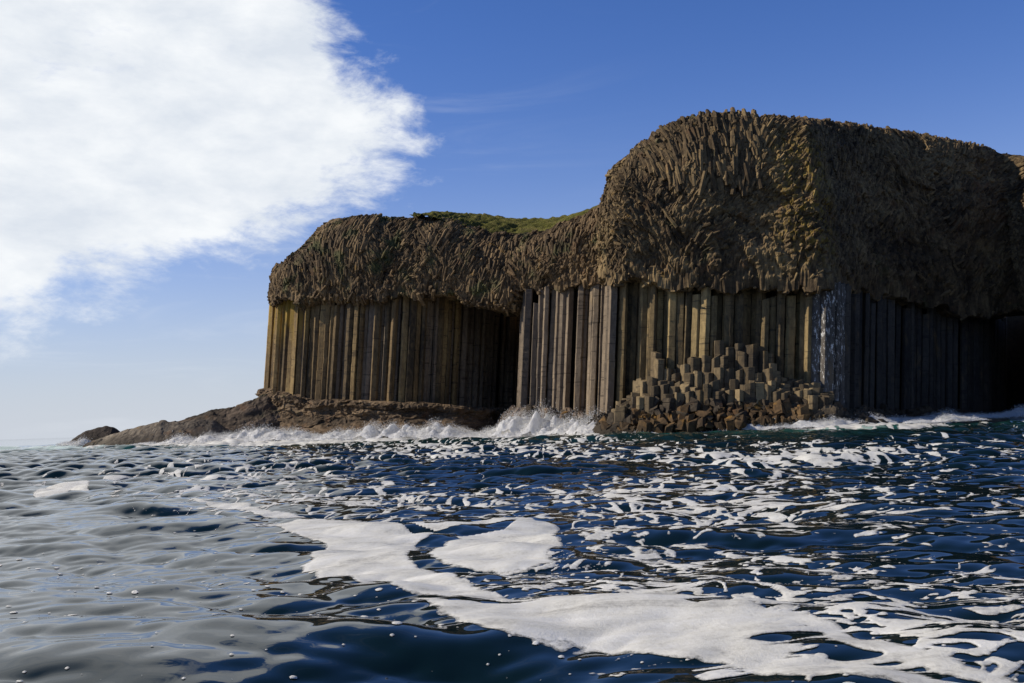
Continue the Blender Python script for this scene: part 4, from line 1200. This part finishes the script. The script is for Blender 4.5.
surf('surf', [(830, 97.2), (860, 100), (890, 106), (930, 110), (970, 111), (1024, 111), (1060, 108)],
     table([(830, 0.6), (850, 1.0), (890, 0.8), (915, 0.6), (960, 0.9), (1000, 1.3), (1040, 1.2), (1060, 0.8)]),
     table([(830, 1.0), (850, 2.0), (900, 2.4), (960, 2.6), (1024, 3.4), (1060, 3)]), 'streaky white wash over green water before the dark cave', 50.0, 500)
surf('surf', [(904, 91), (925, 91), (948, 91), (972, 92), (986, 93)],
     table([(904, 0.2), (915, 0.5), (930, 0.3), (950, 0.7), (965, 0.6), (986, 0.2)]),
     table([(904, 0.4), (945, 0.9), (986, 0.4)]), 'small white breaker over the flat pale rock', 80.0, 200)
surf('surf', [(40, 138), (60, 137), (80, 136), (100, 135), (125, 128.5), (150, 128), (170, 128)],
     table([(40, 0.15), (58, 0.5), (72, 1.0), (82, 0.9), (92, 0.4), (110, 0.2), (130, 0.3), (170, 0.3)]),
     table([(40, 0.8), (75, 1.5), (100, 0.8), (170, 1.2)]), 'splash of white spray at the dark rock hump far out', 110.0, 500)

# ================================================================== LIGHT AND SKY
SUN_EL, SUN_AZ = math.radians(33), math.radians(-86.5)   # azimuth from +Y, negative = left
sd_ = Vector((math.sin(SUN_AZ) * math.cos(SUN_EL), math.cos(SUN_AZ) * math.cos(SUN_EL), math.sin(SUN_EL)))
sun = bpy.data.lights.new('sun', 'SUN'); sun.energy = 5.0; sun.angle = math.radians(0.53); sun.color = (1.0, 0.9, 0.75)
suno = bpy.data.objects.new('sun', sun); COL.objects.link(suno)
suno.rotation_euler = sd_.to_track_quat('Z', 'Y').to_euler()
suno.location = (-60, 0, 60)

world = bpy.data.worlds.new('World'); sc.world = world; world.use_nodes = True
wt = world.node_tree; wt.nodes.clear()
def wn(ty, **kw):
    nd = wt.nodes.new(ty)
    for k, v in kw.items(): setattr(nd, k, v)
    return nd
def wl_(a, b): wt.links.new(a, b)
def wm(op, a, b=None, c=None, clamp=False):
    nd = wn('ShaderNodeMath', operation=op, use_clamp=clamp)
    for i, v in enumerate((a, b, c)):
        if v is None: continue
        if isinstance(v, bpy.types.NodeSocket): wl_(v, nd.inputs[i])
        else: nd.inputs[i].default_value = v
    return nd.outputs[0]
def wsm(x, a, b):
    nd = wn('ShaderNodeMapRange', interpolation_type='SMOOTHSTEP'); wl_(x, nd.inputs[0])
    nd.inputs[1].default_value = a; nd.inputs[2].default_value = b
    return nd.outputs[0]
sky = wn('ShaderNodeTexSky', sky_type='NISHITA', sun_disc=False)
sky.sun_elevation = SUN_EL; sky.sun_rotation = SUN_AZ % (2 * math.pi)
sky.air_density = 1.0; sky.dust_density = 0.15; sky.ozone_density = 1.6
bg = wn('ShaderNodeBackground'); bg.inputs['Strength'].default_value = 0.11
tc = wn('ShaderNodeTexCoord'); sx = wn('ShaderNodeSeparateXYZ'); wl_(tc.outputs['Generated'], sx.inputs[0])
az = wm('ARCTAN2', sx.outputs[0], sx.outputs[1]); el = wm('ARCSINE', sx.outputs[2])
tin = wn('ShaderNodeMix', data_type='RGBA', blend_type='MULTIPLY'); tin.inputs[0].default_value = 1.0
wl_(sky.outputs[0], tin.inputs[6]); tin.inputs[7].default_value = (0.42, 0.655, 1.17, 1)
hz = wm('POWER', 2.71828, wm('MULTIPLY', wm('POWER', wm('DIVIDE', wm('MAXIMUM', el, 0.0), 0.155), 1.6), -1.0))
zen = wn('ShaderNodeMix', data_type='RGBA', blend_type='MULTIPLY'); wl_(wsm(el, 0.37, 0.95), zen.inputs[0]); wl_(tin.outputs[2], zen.inputs[6]); zen.inputs[7].default_value = (0.5, 0.52, 0.43, 1)
hm = wn('ShaderNodeMix', data_type='RGBA'); wl_(hz, hm.inputs[0]); wl_(zen.outputs[2], hm.inputs[6])
hm.inputs[7].default_value = (0.60 / 0.11, 0.645 / 0.11, 0.715 / 0.11, 1)
wl_(hm.outputs[2], bg.inputs['Color'])
cmb = wn('ShaderNodeCombineXYZ'); wl_(az, cmb.inputs[0]); wl_(wm('MULTIPLY', el, 1.7), cmb.inputs[1])
def wnoise(scale, detail, rough, dist=0.0, off=0.0, rot=0.0, st=(1, 1, 1)):
    mp = wn('ShaderNodeMapping'); mp.inputs['Location'].default_value = (off, off * 0.7, off); mp.inputs['Rotation'].default_value = (0, 0, rot); mp.inputs['Scale'].default_value = st
    wl_(cmb.outputs[0], mp.inputs['Vector'])
    nd = wn('ShaderNodeTexNoise'); nd.inputs['Scale'].default_value = scale; nd.inputs['Detail'].default_value = detail
    nd.inputs['Roughness'].default_value = rough; nd.inputs['Distortion'].default_value = dist
    wl_(mp.outputs[0], nd.inputs['Vector']); return nd.outputs['Fac']
e1 = wm('SUBTRACT', el, 0.258)
a1 = wm('ADD', az, 0.052)
f_low = wm('SUBTRACT', e1, wm('MULTIPLY', a1, 0.40))                       # above the lower edge
f_right = wm('SUBTRACT', wm('MULTIPLY', a1, -1.0), wm('MULTIPLY', e1, 0.80))  # left of the upper right edge
fmin = wm('SMOOTH_MIN', wm('MULTIPLY', f_low, 1.0), f_right, 0.025)
n_big = wnoise(7.0, 8, 0.6, 0.3, 3.1, 0.3)
n_fine = wnoise(20.0, 9, 0.68, 0.25, 1.7, 0.5, (0.85, 1.1, 1))
edge = wm('ADD', fmin, wm('ADD', wm('MULTIPLY', wm('SUBTRACT', n_big, 0.5), 0.20), wm('MULTIPLY', wm('SUBTRACT', n_fine, 0.5), 0.10)))
mask = wsm(edge, -0.012, 0.05)
thin = wm('MULTIPLY', wsm(wnoise(5.0, 8, 0.6, 0.8, 9.0, 0.2, (0.6, 2.2, 1)), 0.52, 0.80), wm('MULTIPLY', wsm(wm('MULTIPLY', az, -1.0), -0.2, 0.5), 0.45))
mask = wm('MAXIMUM', mask, thin)
gap = wsm(wnoise(9.0, 7, 0.6, 0.3, 5.5, 0.35, (0.85, 1.15, 1)), 0.60, 0.80)
mask = wm('MULTIPLY', mask, wm('SUBTRACT', 1.0, wm('MULTIPLY', gap, 0.45)))
mask = wm('MULTIPLY', mask, wsm(el, -0.02, 0.03))
mask = wm('MULTIPLY', mask, wm('MULTIPLY', wsm(az, -1.35, -0.75), wm('SUBTRACT', 1.0, wsm(el, 0.62, 0.95))))
shade = wnoise(8.5, 8, 0.6, 0.1, 2.0, 0.2, (0.9, 1.15, 1))
crv = wn('ShaderNodeValToRGB'); wl_(shade, crv.inputs[0])
crv.color_ramp.elements[0].position = 0.36; crv.color_ramp.elements[0].color = (0.66, 0.71, 0.78, 1)
crv.color_ramp.elements[1].position = 0.62; crv.color_ramp.elements[1].color = (0.85, 0.875, 0.90, 1)
bgc = wn('ShaderNodeBackground'); wl_(crv.outputs[0], bgc.inputs['Color']); bgc.inputs['Strength'].default_value = 1.1
ms = wn('ShaderNodeMixShader'); wl_(mask, ms.inputs[0]); wl_(bg.outputs[0], ms.inputs[1]); wl_(bgc.outputs[0], ms.inputs[2])
wo = wn('ShaderNodeOutputWorld'); wl_(ms.outputs[0], wo.inputs[0])

vs = sc.view_settings
vs.view_transform = 'Standard'; vs.look = 'None'; vs.exposure = 0; vs.gamma = 1; vs.use_curve_mapping = False
sc.render.engine = 'CYCLES'
sc.cycles.max_bounces = 5; sc.cycles.diffuse_bounces = 1; sc.cycles.glossy_bounces = 3
sc.cycles.use_denoising = True
